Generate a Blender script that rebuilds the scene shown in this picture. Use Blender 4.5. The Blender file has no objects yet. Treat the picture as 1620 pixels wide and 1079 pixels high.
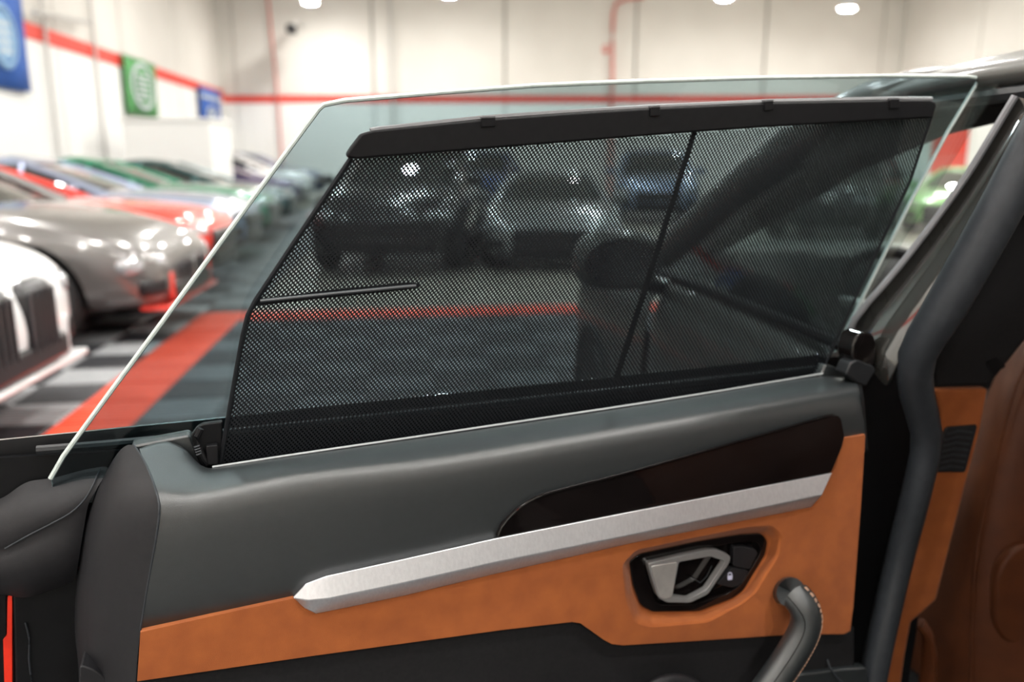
import bpy, bmesh, math, random
from mathutils import Vector, Matrix
from mathutils.geometry import tessellate_polygon
random.seed(7)
S = bpy.context.scene
C = S.collection

# ------------------------------------------------------------------ camera
FPX, CX, CY = 1300.0, 810.0, 539.5
CAM = Vector((0, 0, 1.45))
PITCH = math.atan(290 / FPX)
cam_d = bpy.data.cameras.new('camera')
cam_d.sensor_width = 36.0
cam_d.lens = 36.0 * FPX / 1620.0
cam_d.clip_start = 0.02
cam_d.dof.use_dof = True
cam_d.dof.focus_distance = 1.13
cam_d.dof.aperture_fstop = 2.2
cam = bpy.data.objects.new('camera', cam_d)
cam.location = CAM
cam.rotation_euler = (math.pi / 2 - PITCH, 0, 0)
C.objects.link(cam)
S.camera = cam

# ------------------------------------------------------------------ world, exposure
world = bpy.data.worlds.new('world')
S.world = world
world.use_nodes = True
world.node_tree.nodes['Background'].inputs[0].default_value = (0.9, 0.93, 1.0, 1)
world.node_tree.nodes['Background'].inputs[1].default_value = 0.2
S.view_settings.view_transform = 'Standard'
S.view_settings.look = 'None'
S.view_settings.gamma = 1.0
S.view_settings.exposure = 0.0
S.view_settings.use_curve_mapping = False
LAMP_STRENGTH = 475.0
S.cycles.max_bounces = 7
S.cycles.diffuse_bounces = 3
S.cycles.glossy_bounces = 4
S.cycles.transparent_max_bounces = 14
S.cycles.caustics_reflective = False
S.cycles.caustics_refractive = False

# ------------------------------------------------------------------ pixel rays (used to survey real positions)
_cp, _sp = math.cos(PITCH), math.sin(PITCH)
def ray(px, py):
    x = (px - CX) / FPX; y = -(py - CY) / FPX
    return Vector((x, _cp + y * _sp, -_sp + y * _cp))
def at_y(px, py, Y):
    r = ray(px, py); return CAM + r * (Y / r.y)
def at_z(px, py, Z=0.0):
    r = ray(px, py); return CAM + r * ((Z - CAM.z) / r.z)

# ------------------------------------------------------------------ mesh helpers
ROOTS = {}
def root_of(o):
    while o is not None and o.parent is not None: o = o.parent
    return o
def tag(o, label=None, cat=None, group=None, kind=None):
    if label: o['label'] = label
    if cat: o['category'] = cat
    if group: o['group'] = group
    if kind: o['kind'] = kind
    return o
def empty(name, loc=(0, 0, 0), rz=0.0, **kw):
    o = bpy.data.objects.new(name, None)
    o.empty_display_size = 0.2
    o.location = loc; o.rotation_euler = (0, 0, rz)
    C.objects.link(o)
    return tag(o, **kw)
def cap_depth(p):
    """thing > part > sub-part, no deeper"""
    while p.parent is not None and p.parent.parent is not None: p = p.parent
    return p
def link(name, me, mat, parent=None, smooth=True, bevel=0.0, bseg=2, sub=0, autos=35, solid=0.0, **kw):
    o = bpy.data.objects.new(name, me)
    C.objects.link(o)
    if mat is not None and not me.materials:
        me.materials.append(mat)
    if smooth:
        me.shade_smooth()
        if autos and not sub:
            try: me.set_sharp_from_angle(angle=math.radians(autos))
            except Exception: pass
    if parent is not None: o.parent = cap_depth(parent)
    if solid:
        m = o.modifiers.new('solid', 'SOLIDIFY'); m.thickness = abs(solid); m.offset = -1 if solid > 0 else 1
    if bevel:
        m = o.modifiers.new('bevel', 'BEVEL'); m.width = bevel; m.segments = bseg; m.limit_method = 'ANGLE'
        m.angle_limit = math.radians(35); m.harden_normals = False
    if sub:
        m = o.modifiers.new('sub', 'SUBSURF'); m.levels = sub; m.render_levels = sub
    return tag(o, **kw)
def mesh(name, verts, faces, mat, parent=None, world_space=True, fix=True, **kw):
    me = bpy.data.meshes.new(name)
    off = Vector((0, 0, 0))
    if parent is not None and world_space:
        off = Vector(root_of(parent).location)
    me.from_pydata([tuple(Vector(v) - off) for v in verts], [], faces)
    if fix:
        bm = bmesh.new(); bm.from_mesh(me)
        bmesh.ops.remove_doubles(bm, verts=bm.verts, dist=1e-6)
        bmesh.ops.recalc_face_normals(bm, faces=bm.faces)
        bm.to_mesh(me); bm.free()
    return link(name, me, mat, parent, **kw)
def fillet(poly, r=6.0, n=4):
    """round the corners of a 2-D polygon"""
    out = []; m = len(poly)
    for i in range(m):
        a = Vector(poly[i - 1]); b = Vector(poly[i]); c = Vector(poly[(i + 1) % m])
        d1 = (a - b); d2 = (c - b)
        k = min(r, d1.length * .45, d2.length * .45)
        p0 = b + d1.normalized() * k; p1 = b + d2.normalized() * k
        for j in range(n + 1):
            t = j / n
            out.append(tuple(p0 * (1 - t) ** 2 + b * 2 * t * (1 - t) + p1 * t * t))
    return out
def cat_rom(pts, n):
    """resample a polyline of equal-length tuples to n points, smooth"""
    P = [Vector(p) for p in pts]
    L = [0.0]
    for i in range(1, len(P)): L.append(L[-1] + (P[i] - P[i - 1]).length)
    out = []
    for k in range(n):
        t = L[-1] * k / (n - 1); i = 0
        while i < len(P) - 2 and L[i + 1] < t: i += 1
        f = (t - L[i]) / max(1e-9, L[i + 1] - L[i])
        p0 = P[max(i - 1, 0)]; p1 = P[i]; p2 = P[i + 1]; p3 = P[min(i + 2, len(P) - 1)]
        l1 = max(1e-9, L[i + 1] - L[i])
        m1 = (p2 - p0) * (l1 / max(1e-9, (L[i + 1] - L[max(i - 1, 0)])))
        m2 = (p3 - p1) * (l1 / max(1e-9, (L[min(i + 2, len(P) - 1)] - L[i])))
        f2, f3 = f * f, f * f * f
        out.append(p1 * (2 * f3 - 3 * f2 + 1) + m1 * (f3 - 2 * f2 + f) + p2 * (-2 * f3 + 3 * f2) + m2 * (f3 - f2))
    return out
def plate3(name, pts, ext, mat, parent=None, holes=(), **kw):
    """flat outline of 3-D points with holes, pushed back by ext"""
    loops = [[Vector(p) for p in pts]] + [[Vector(p) for p in h] for h in holes]
    flat = [p for l in loops for p in l]
    tris = tessellate_polygon(loops)
    n = len(flat); ext = Vector(ext)
    verts = flat + [p + ext for p in flat]
    faces = [tuple(t) for t in tris] + [tuple(i + n for i in reversed(t)) for t in tris]
    k = 0
    for l in loops:
        m = len(l)
        for i in range(m):
            a = k + i; b = k + (i + 1) % m
            faces.append((a, b, b + n, a + n))
        k += m
    me_o = mesh(name, verts, faces, mat, parent, **kw)
    bm = bmesh.new(); bm.from_mesh(me_o.data)
    bmesh.ops.dissolve_limit(bm, angle_limit=0.002, verts=bm.verts, edges=bm.edges)
    bm.to_mesh(me_o.data); bm.free()
    return me_o
def grid(name, rows, mat, parent=None, close=False, capends=False, **kw):
    n = len(rows[0]); verts = [p for r in rows for p in r]; faces = []
    for j in range(len(rows) - 1):
        for i in range(n - (0 if close else 1)):
            a = j * n + i; b = j * n + (i + 1) % n
            faces.append((a, b, b + n, a + n))
    if capends:
        faces.append(tuple(range(n))); faces.append(tuple(range((len(rows) - 1) * n, len(rows) * n)))
    return mesh(name, verts, faces, mat, parent, **kw)
def tube_geo(path, rad, segs=12, flat=1.0, up=Vector((0, 0, 1))):
    P = [Vector(p) for p in path]; rows = []
    for i, p in enumerate(P):
        d = (P[min(i + 1, len(P) - 1)] - P[max(i - 1, 0)]).normalized()
        a = d.cross(up)
        if a.length < 1e-4: a = d.cross(Vector((1, 0, 0)))
        a.normalize(); b = a.cross(d).normalized()
        r = rad[i] if isinstance(rad, (list, tuple)) else rad
        rows.append([p + a * (r * math.cos(2 * math.pi * k / segs)) + b * (r * flat * math.sin(2 * math.pi * k / segs)) for k in range(segs)])
    return rows
def tube(name, path, rad, mat, parent=None, segs=12, flat=1.0, up=Vector((0, 0, 1)), **kw):
    return grid(name, tube_geo(path, rad, segs, flat, up), mat, parent, close=True, capends=True, **kw)
def box_geo(c, s):
    x, y, z = c; a, b, d = s[0] / 2, s[1] / 2, s[2] / 2
    v = [(x + i * a, y + j * b, z + k * d) for k in (-1, 1) for j in (-1, 1) for i in (-1, 1)]
    f = [(0, 2, 3, 1), (4, 5, 7, 6), (0, 1, 5, 4), (2, 6, 7, 3), (0, 4, 6, 2), (1, 3, 7, 5)]
    return v, f
def box(name, c, s, mat, parent=None, **kw):
    v, f = box_geo(c, s)
    return mesh(name, v, f, mat, parent, **kw)
def lathe_geo(prof, segs=24, axis='z'):
    rows = []
    for r, h in prof:
        row = []
        for k in range(segs):
            a = 2 * math.pi * k / segs; c, s = r * math.cos(a), r * math.sin(a)
            row.append((c, s, h) if axis == 'z' else (c, h, s))
        rows.append(row)
    return rows

# ------------------------------------------------------------------ materials
MATS = {}
def nodes_of(name):
    m = bpy.data.materials.new(name); m.use_nodes = True
    nt = m.node_tree; b = nt.nodes['Principled BSDF']
    return m, nt, b
def setp(b, **kw):
    names = {'rough': 'Roughness', 'metal': 'Metallic', 'coat': 'Coat Weight', 'coatr': 'Coat Roughness', 'spec': 'Specular IOR Level',
             'sheen': 'Sheen Weight', 'sheenr': 'Sheen Roughness', 'aniso': 'Anisotropic'}
    for k, v in kw.items(): b.inputs[names[k]].default_value = v
def mat(name, col, col2=None, scale=60.0, bump=0.0, bscale=None, stretch=None, contrast=(.35, .65), detail=4.0, **kw):
    """noise-mottled principled material with an optional fine bump"""
    if name in MATS: return MATS[name]
    m, nt, b = nodes_of(name)
    setp(b, **kw)
    tc = nt.nodes.new('ShaderNodeTexCoord'); src = tc.outputs['Object']
    if stretch:
        mp = nt.nodes.new('ShaderNodeMapping'); mp.inputs['Scale'].default_value = stretch
        if len(stretch) == 3 and 'rot' in MATS.get('_opt', {}): pass
        nt.links.new(src, mp.inputs[0]); src = mp.outputs[0]
    c2 = col2 if col2 else tuple(c * .88 for c in col)
    nz = nt.nodes.new('ShaderNodeTexNoise'); nz.inputs['Scale'].default_value = scale; nz.inputs['Detail'].default_value = detail
    rp = nt.nodes.new('ShaderNodeValToRGB')
    rp.color_ramp.elements[0].position, rp.color_ramp.elements[1].position = contrast
    rp.color_ramp.elements[0].color = (*c2, 1); rp.color_ramp.elements[1].color = (*col, 1)
    nt.links.new(src, nz.inputs['Vector']); nt.links.new(nz.outputs[0], rp.inputs[0]); nt.links.new(rp.outputs[0], b.inputs['Base Color'])
    if bump:
        n2 = nt.nodes.new('ShaderNodeTexNoise'); n2.inputs['Scale'].default_value = bscale or scale * 6; n2.inputs['Detail'].default_value = 3
        bp = nt.nodes.new('ShaderNodeBump'); bp.inputs['Strength'].default_value = bump; bp.inputs['Distance'].default_value = .002
        nt.links.new(src, n2.inputs['Vector']); nt.links.new(n2.outputs[0], bp.inputs['Height']); nt.links.new(bp.outputs[0], b.inputs['Normal'])
    MATS[name] = m
    return m
def glass(name, tint, f0=.04, power=5.0):
    """thin-sheet glass: tinted see-through with mirror reflection growing towards grazing angles"""
    if name in MATS: return MATS[name]
    m = bpy.data.materials.new(name); m.use_nodes = True; nt = m.node_tree; nt.nodes.clear()
    out = nt.nodes.new('ShaderNodeOutputMaterial'); tr = nt.nodes.new('ShaderNodeBsdfTransparent'); gl = nt.nodes.new('ShaderNodeBsdfGlossy')
    tr.inputs[0].default_value = (*tint, 1); gl.inputs['Roughness'].default_value = 0.0
    lw = nt.nodes.new('ShaderNodeLayerWeight'); lw.inputs[0].default_value = .5
    pw = nt.nodes.new('ShaderNodeMath'); pw.operation = 'POWER'; pw.inputs[1].default_value = power
    ma = nt.nodes.new('ShaderNodeMath'); ma.operation = 'MULTIPLY_ADD'; ma.inputs[1].default_value = .9 - f0; ma.inputs[2].default_value = f0
    mx = nt.nodes.new('ShaderNodeMixShader')
    nt.links.new(lw.outputs['Facing'], pw.inputs[0]); nt.links.new(pw.outputs[0], ma.inputs[0]); nt.links.new(ma.outputs[0], mx.inputs[0])
    nt.links.new(tr.outputs[0], mx.inputs[1]); nt.links.new(gl.outputs[0], mx.inputs[2]); nt.links.new(mx.outputs[0], out.inputs[0])
    MATS[name] = m
    return m
def emit(name, col, strength):
    if name in MATS: return MATS[name]
    m = bpy.data.materials.new(name); m.use_nodes = True; nt = m.node_tree; nt.nodes.clear()
    out = nt.nodes.new('ShaderNodeOutputMaterial'); e = nt.nodes.new('ShaderNodeEmission')
    e.inputs[0].default_value = (*col, 1); e.inputs[1].default_value = strength
    nt.links.new(e.outputs[0], out.inputs[0]); MATS[name] = m
    return m

M_LEATHER = mat('grey leather', (.0195, .0228, .0245), (.0168, .0198, .0213), 90, bump=.2, bscale=1400, rough=.32, spec=.85)
M_LEATHER_D = mat('dark grey plastic', (.013, .0127, .0143), (.0105, .0103, .012), 120, bump=.25, bscale=1800, rough=.48, spec=.25)
M_SUEDE = mat('orange suede', (.32, .083, .0125), (.25, .06, .0085), 26, bump=.35, bscale=1500, rough=.85, sheen=.12, sheenr=.4, contrast=(.3, .7))
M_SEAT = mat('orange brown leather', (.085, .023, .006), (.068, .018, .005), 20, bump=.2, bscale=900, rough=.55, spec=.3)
M_SILVER = mat('brushed aluminium', (.66, .67, .70), (.60, .61, .64), 260, bump=.10, bscale=900, stretch=(1, 1, .35), rough=.36, metal=.8)
M_SATIN = mat('satin silver', (.62, .62, .62), (.56, .55, .55), 30, rough=.3, metal=.8)
M_PIANO = mat('piano black lacquer', (.006, .0045, .0045), (.004, .003, .003), 20, rough=.04, spec=.45)
M_BLACK = mat('black plastic', (.0045, .0048, .0055), (.0035, .0037, .0045), 80, bump=.15, bscale=1500, rough=.45, spec=.15)
M_RUBBER = mat('black rubber', (.012, .013, .015), (.009, .010, .0115), 60, rough=.5, spec=.35)
M_SEAL = mat('grey door seal', (.026, .029, .034), (.021, .024, .028), 60, bump=.1, bscale=900, rough=.42, spec=.28)
M_TRIMDK = mat('charcoal trim', (.014, .0135, .0145), (.011, .011, .012), 150, bump=.3, bscale=1500, rough=.7, spec=.12)
M_MESH = mat('shade mesh fabric', (.0075, .0085, .0105), (.006, .007, .0085), 300, rough=.6, spec=.15)
M_RAIL = mat('satin black rail', (.008, .008, .009), (.0065, .0065, .0075), 90, bump=.15, bscale=1600, rough=.45, spec=.14)
M_GEDGE = mat('ground glass edge', (.50, .56, .54), (.42, .48, .46), 80, rough=.3)
M_DOORGLASS = glass('tinted door glass', (.62, .70, .72), .03)
M_CLEAR = glass('clear car glass', (.90, .94, .93), .04)
M_CHROME = mat('chrome strip', (.7, .7, .72), rough=.15, metal=1.0)
M_PIPING = mat('light piping', (.35, .37, .38), rough=.4)
M_STITCH = mat('tan stitching', (.42, .25, .17), rough=.8)
M_RED = mat('red reflector', (.75, .03, .01), rough=.3)
M_ICON = mat('printed white symbol', (.55, .55, .72), rough=.5)
M_OWN = mat('dark grey metallic paint', (.058, .058, .052), (.052, .052, .047), 300, rough=.42, coat=.35, coatr=.08, metal=.2)
M_GLOSSJ = mat('gloss jamb lacquer', (.02, .019, .017), (.018, .017, .015), 30, rough=.07, coat=1.0, coatr=.04, spec=1.0)
M_BRIGHTSEAL = mat('pale grey seal lip', (.20, .20, .215), (.17, .17, .18), 50, rough=.4)
M_HEAD = mat('headliner cloth', (.02, .019, .019), rough=.9, spec=.1)

# ================================================================== THE HALL
T = 0.42
GA = math.radians(7.3)
E1 = Vector((math.cos(GA), math.sin(GA), 0)); E2 = Vector((-math.sin(GA), math.cos(GA), 0))
G0 = at_z(347, 503)
def hall(i, j, z=0.0): return G0 + E1 * (i * T) + E2 * (j * T) + Vector((0, 0, z))

M_FLOOR = mat('polished concrete', (.33, .31, .26), (.26, .245, .21), 1.4, rough=.28, detail=8)
M_WALLU = mat('warm white wall', (.75, .725, .68), (.71, .685, .64), .6, rough=.75)
M_WALLL = mat('white wall paint', (.90, .90, .88), (.87, .87, .85), .6, rough=.6)
M_STRIPE = mat('red wall stripe', (.80, .075, .05), (.74, .065, .045), 2, rough=.6)
M_JOINT = mat('wall joint shadow gap', (.36, .35, .33), rough=.9)
M_CEIL = mat('white ceiling', (.78, .76, .72), (.74, .72, .68), .5, rough=.8)
def tile_mat(name, c1, c2, rough):
    m, nt, b = nodes_of(name); setp(b, rough=rough)
    tc = nt.nodes.new('ShaderNodeTexCoord')
    wv = nt.nodes.new('ShaderNodeTexWave'); wv.inputs['Scale'].default_value = 6.0; wv.bands_direction = 'Y'
    wv.inputs['Distortion'].default_value = .4
    nz = nt.nodes.new('ShaderNodeTexNoise'); nz.inputs['Scale'].default_value = 9
    rp = nt.nodes.new('ShaderNodeValToRGB'); rp.color_ramp.elements[0].color = (*c2, 1); rp.color_ramp.elements[1].color = (*c1, 1)
    bp = nt.nodes.new('ShaderNodeBump'); bp.inputs['Strength'].default_value = .9; bp.inputs['Distance'].default_value = .012
    nt.links.new(tc.outputs['Object'], wv.inputs['Vector']); nt.links.new(tc.outputs['Object'], nz.inputs['Vector'])
    nt.links.new(nz.outputs[0], rp.inputs[0]); nt.links.new(rp.outputs[0], b.inputs['Base Color'])
    nt.links.new(wv.outputs['Fac'], bp.inputs['Height']); nt.links.new(bp.outputs[0], b.inputs['Normal'])
    MATS[name] = m
    return m
M_TBLACK = tile_mat('black floor tile', (.022, .024, .028), (.014, .015, .018), .38)
M_TGREY = tile_mat('grey floor tile', (.30, .31, .32), (.22, .23, .24), .4)
M_TSLATE = tile_mat('slate floor tile', (.075, .085, .092), (.055, .062, .07), .38)
M_TRED = tile_mat('red floor tile', (.78, .075, .03), (.66, .055, .022), .42)

XL, XR, YB, YF, ZC = -9.2, 16.2, -12.0, 36.0, 9.0
def xleft(y): return -9.9 - .115 * (y - 15.9)
ZSL_UP = .2
fl = mesh('floor', [(xleft(YB) - 1, YB, 0), (XR + 1, YB, 0), (XR + 1, YF + .5, 0), (xleft(YF) - 1, YF + .5, 0)], [(0, 1, 2, 3)], M_FLOOR, None, smooth=False, kind='structure')
# the tiled display area as a thin mat; single tiles stand on it where the camera sees them singly
def matslab(name, i0, i1, j0, j1, m):
    p = [hall(i0, j0), hall(i1, j0), hall(i1, j1), hall(i0, j1)]
    return plate3(name, [q + Vector((0, 0, .004)) for q in p], (0, 0, -.003), m, fl, smooth=False)
def checker_mat():
    m, nt, b = nodes_of('checker floor mat'); setp(b, rough=.4)
    tc = nt.nodes.new('ShaderNodeTexCoord'); mp = nt.nodes.new('ShaderNodeMapping'); mp.vector_type = 'TEXTURE'
    o = hall(-.5, -.5); mp.inputs['Location'].default_value = (o.x, o.y, -.21); mp.inputs['Rotation'].default_value = (0, 0, GA)
    ck = nt.nodes.new('ShaderNodeTexChecker'); ck.inputs['Scale'].default_value = 1 / T
    ck.inputs['Color1'].default_value = (.022, .024, .028, 1); ck.inputs['Color2'].default_value = (.10, .105, .11, 1)
    nt.links.new(tc.outputs['Object'], mp.inputs[0]); nt.links.new(mp.outputs[0], ck.inputs[0]); nt.links.new(ck.outputs[0], b.inputs['Base Color'])
    return m
M_CHECK = checker_mat()
matslab('tile_mat', -20.5, .5, -22.5, 40.5, M_CHECK)
matslab('tile_mat', .5, 24.5, -22.5, .5, M_CHECK)
tv, tf = box_geo((0, 0, .009), (T - .012, T - .012, .014))
tile_me = {}
def tile_mesh(m):
    if m.name not in tile_me:
        bm = bmesh.new()
        me = bpy.data.meshes.new('tile'); me.from_pydata(tv, [], tf); bm.from_mesh(me)
        bmesh.ops.bevel(bm, geom=[e for e in bm.edges if all(v.co.z > .01 for v in e.verts)], offset=.008, segments=1, affect='EDGES')
        bm.to_mesh(me); bm.free(); me.materials.append(m); tile_me[m.name] = me
    return tile_me[m.name]
n_t = 0
for j in range(-13, 2):
    for i in range(-6, 12):
        if i == 0 and j <= 0: m = M_TRED
        elif j == 0 and 0 < i: m = M_TRED
        elif j > 0 and i >= 0: continue
        elif i < 0: m = M_TBLACK if (i + j) % 2 else M_TGREY
        else: m = M_TBLACK if (i + j) % 2 else M_TSLATE
        p = hall(i, j)
        if p.y < 2.3 or n_t >= 300: continue
        o = bpy.data.objects.new('tile', tile_mesh(m)); C.objects.link(o); o.parent = fl
        o.location = p; o.rotation_euler = (0, 0, GA); n_t += 1

# back wall: tilt-up concrete panels with joints, a red stripe between the off-white top and the white dado
ZS = at_y(600, 157, YF).z
wb = empty('wall_back', (0, YF, 0), kind='structure')
joints = [at_y(x, 100, YF).x for x in (370, 590, 799, 1005, 1209, 1394)]
for a, b in zip(joints[:-1], joints[1:]):
    box('upper_panel', ((a + b) / 2, YF + .1, (ZS + .15 + ZC) / 2), (b - a - .07, .2, ZC - ZS - .15), M_WALLU, wb, bevel=.03, bseg=1)
    box('lower_panel', ((a + b) / 2, YF + .1, (ZS - .15) / 2), (b - a - .05, .2, ZS - .15), M_WALLL, wb, bevel=.02, bseg=1)
box('red_stripe', ((joints[0] + joints[-1]) / 2, YF + .08, ZS), (joints[-1] - joints[0], .2, .29), M_STRIPE, wb)
box('joint_backing', ((joints[0] + joints[-1]) / 2, YF + .18, ZC / 2), (joints[-1] - joints[0] + .4, .1, ZC), M_JOINT, wb)
for a, b in ((joints[0] - 2.4, joints[0]), (joints[-1], joints[-1] + 1.6)):
    box('upper_panel', ((a + b) / 2, YF + .12, (ZS + .15 + ZC) / 2), (b - a, .2, ZC - ZS - .15), M_WALLU, wb)
    box('lower_panel', ((a + b) / 2, YF + .12, (ZS - .15) / 2), (b - a, .2, ZS - .15), M_WALLL, wb)
    box('red_stripe', ((a + b) / 2, YF + .11, ZS), (b - a, .2, .29), M_STRIPE, wb)
# left wall, running away at the angle of the lane
wl = empty('wall_left', (xleft(20), 20, 0), kind='structure')
def lw(y, z, d=0.0): return Vector((xleft(y) + d, y, z))
def lwslab(name, y0, y1, z0, z1, d, th, m):
    return plate3(name, [lw(y0, z0, d), lw(y1, z0, d), lw(y1, z1, d), lw(y0, z1, d)], (-th, 0, 0), m, wl, smooth=False)
ys = [-12, -4, 4, 10, 15.6, 19.6, 24, 29.5, 36.1]
for a, b in zip(ys[:-1], ys[1:]):
    lwslab('upper_panel', a + .04, b - .04, ZS + ZSL_UP + .16, ZC, 0, .2, M_WALLU)
    lwslab('lower_panel', a + .04, b - .04, 0, ZS + ZSL_UP - .16, 0.02, .2, M_WALLL)
lwslab('joint_backing', -12, 36, 0, ZC, -.17, .1, M_JOINT)
for a, b in ((-12, 13.5), (15.4, 24.2), (26.6, 36)):
    lwslab('red_stripe', a, b, ZS + ZSL_UP - .16, ZS + ZSL_UP + .16, .05, .2, M_STRIPE)
wr = empty('wall_right', (XR, 12, 0), kind='structure')
for a, b in zip(range(-12, 36, 6), range(-6, 42, 6)):
    box('upper_panel', (XR + .1, (a + b) / 2, (ZS + .15 + ZC) / 2), (.2, b - a - .07, ZC - ZS - .15), M_WALLU, wr, bevel=.03, bseg=1)
    box('lower_panel', (XR + .1, (a + b) / 2, (ZS - .15) / 2), (.2, b - a - .05, ZS - .15), M_WALLL, wr, bevel=.02, bseg=1)
box('red_stripe', (XR + .08, 12, ZS), (.2, 48, .29), M_STRIPE, wr)
wf = empty('wall_front', (0, YB, 0), kind='structure')
box('upper_panel', (5, YB - .1, (ZS + .15 + ZC) / 2), (24, .2, ZC - ZS - .15), M_WALLU, wf)
box('lower_panel', (5, YB - .1, (ZS - .15) / 2), (24, .2, ZS - .15), M_WALLL, wf)
box('red_stripe', (5, YB - .08, ZS), (24, .2, .29), M_STRIPE, wf)
box('ceiling', (2, 12, ZC + .1), (32, 50, .2), M_CEIL, None, kind='structure')

# conduits and pipes on the walls
def conduit(name, pts, r, m, label, cat='pipe', group=None):
    o = tube(name, pts, r, m, None, segs=8); return tag(o, label, cat, group)
M_PIPE = mat('red sprinkler pipe', (.62, .16, .13), rough=.5)
M_PIPE2 = mat('pale conduit', (.55, .54, .52), rough=.5)
p0 = at_y(972, 10, YF - .25)
conduit('sprinkler_pipe', cat_rom([p0 + Vector((1.2, 0, .35)), p0 + Vector((.35, 0, .25)), p0 + Vector((0, 0, 0)), (p0.x, p0.y, 4.5), (p0.x, p0.y, .0)], 24), .07, M_PIPE, 'faded red sprinkler pipe running down the middle of the back wall')
p0 = at_y(424, 0, YF - .3)
conduit('sprinkler_pipe', [(p0.x - .3, p0.y, ZC), p0, (at_y(440, 160, YF - .3).x, YF - .3, ZS), (at_y(440, 160, YF - .3).x, YF - .3, .0)], .05, M_PIPE, 'thin red pipe near the left corner of the back wall')
p0 = at_y(617, 0, YF - .2)
conduit('conduit', [(p0.x, p0.y, ZC), (p0.x, p0.y, 0)], .05, M_PIPE2, 'thin pale vertical conduit on the back wall left of the sprinkler pipe', 'conduit')
def col_y(px):
    k = (px - CX) / FPX * 1.0; return (-9.9 + .115 * 15.9 + .12) / (k + .115)
for (px, yy, lab) in ((108, col_y(112), 'pale vertical conduit on the left wall beside the white panels'), (178, col_y(184), 'pale vertical conduit on the left wall just left of the green banner')):
    x = xleft(yy) + .12
    conduit('conduit', [(x, yy, ZC), (x, yy, 0)], .04, M_PIPE2, lab, 'conduit')
x = xleft(17) + .3
conduit('pipe_rail', [(xleft(18) + .3, 18, at_y(100, 20, 18).z), (xleft(21) + .3, 21, at_y(170, 36, 21).z)], .05, M_PIPE2, 'short grey rail high on the left wall above the stripe', 'pipe')
o = empty('alarm_strobe', at_y(958, 78, YF - .05), label='small red alarm box on the back wall beside the sprinkler pipe', cat='alarm')
box('housing', at_y(958, 78, YF - .05), (.22, .1, .3), mat('alarm red', (.75, .18, .14), rough=.5), o, bevel=.02)
box('lens', at_y(958, 76, YF - .11), (.12, .05, .08), M_WALLL, o, bevel=.01)
c0 = at_y(461, 46, 34.0)
o = empty('security_camera', c0, label='small dark camera hanging near the left corner of the back wall', cat='camera')
box('housing', c0, (.3, .5, .34), M_BLACK, o, bevel=.05)
tube('bracket', [c0 + Vector((0, 0, .1)), c0 + Vector((0, .9, .4)), (c0.x, YF, c0.z + .4)], .05, M_PIPE2, o, segs=8)

# banners on the left wall
def banner(y0, y1, ztop, zbot, m, label, emblem):
    o = empty('banner', lw((y0 + y1) / 2, zbot, .14), label=label, cat='banner')
    d = .14
    def P(u, v, e=0.0):
        return lw(y0 + (y1 - y0) * u, zbot + (ztop - zbot) * v, d + e)
    nu = 9
    rows = [[P(i / (nu - 1), v, .03 * math.sin(i * 1.3 + v * 2)) for i in range(nu)] for v in (0, .33, .66, 1)]
    grid('cloth', rows, m, o, solid=.008)
    tube('rod', [P(-.03, 1.0), P(1.03, 1.0)], .025, M_PIPE2, o, segs=8)
    emblem(P, o)
M_BBLUE = mat('blue banner cloth', (.035, .13, .50), (.03, .115, .45), 3, rough=.7)
M_BGREEN = mat('green banner cloth', (.10, .36, .115), (.09, .32, .10), 3, rough=.7)
M_BPALE = mat('pale emblem print', (.62, .68, .70), rough=.7)
M_BMID = mat('light blue emblem print', (.28, .48, .72), rough=.7)
def ring(P, o, u, v, ru, rv, w, m, name='emblem_ring'):
    n = 28
    rows = [[P(u + math.cos(2 * math.pi * k / n) * ru * s, v + math.sin(2 * math.pi * k / n) * rv * s, .055) for k in range(n)] for s in (1, 1 - w)]
    grid(name, rows, m, o, close=True, solid=.004)
def disc(P, o, u, v, ru, rv, m, name='emblem'):
    n = 24
    plate3(name, [P(u + math.cos(2 * math.pi * k / n) * ru, v + math.sin(2 * math.pi * k / n) * rv, .05) for k in range(n)], (-.004, 0, 0), m, o)
def bar(P, o, u0, u1, v0, v1, m, name='emblem_bar'):
    plate3(name, [P(u0, v0, .055), P(u1, v0, .055), P(u1, v1, .055), P(u0, v1, .055)], (-.004, 0, 0), m, o)
def emb_green(P, o):
    ring(P, o, .5, .52, .36, .42, .2, M_BPALE)
    for k in range(5):
        bar(P, o, .3 + .02 * (k % 2), .68, .30 + .095 * k, .35 + .095 * k, M_BPALE)
def emb_blue(P, o):
    disc(P, o, .5, .47, .20, .22, M_BMID); ring(P, o, .5, .47, .27, .30, .2, M_BMID)
    for k in range(4): bar(P, o, .38, .62, .32 + k * .08, .36 + k * .08, M_BPALE)
def emb_stripe(P, o):
    bar(P, o, .03, .97, .74, .82, M_BPALE); ring(P, o, .5, .40, .26, .18, .3, M_BPALE); disc(P, o, .5, .40, .1, .07, M_BPALE)
def ypx(px, d=.3):
    # where the ray at this column meets the left wall
    k = (px - CX) / FPX; lo, hi = 3.0, 40.0
    for _ in range(50):
        mid = (lo + hi) / 2
        if (xleft(mid) + d) / (mid * 1.0) * 1.0 > k: hi = mid
        else: lo = mid
    return (lo + hi) / 2
def zat(px, py, y): return at_y(px, py, y).z
def wall_y(px, py):
    r = ray(px, py)
    # CAM + t r : x = xleft(y)+.3
    t = (-9.9 + .115 * 15.9 + .14) / (r.x + .115 * r.y)
    return (CAM + r * t).y
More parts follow.
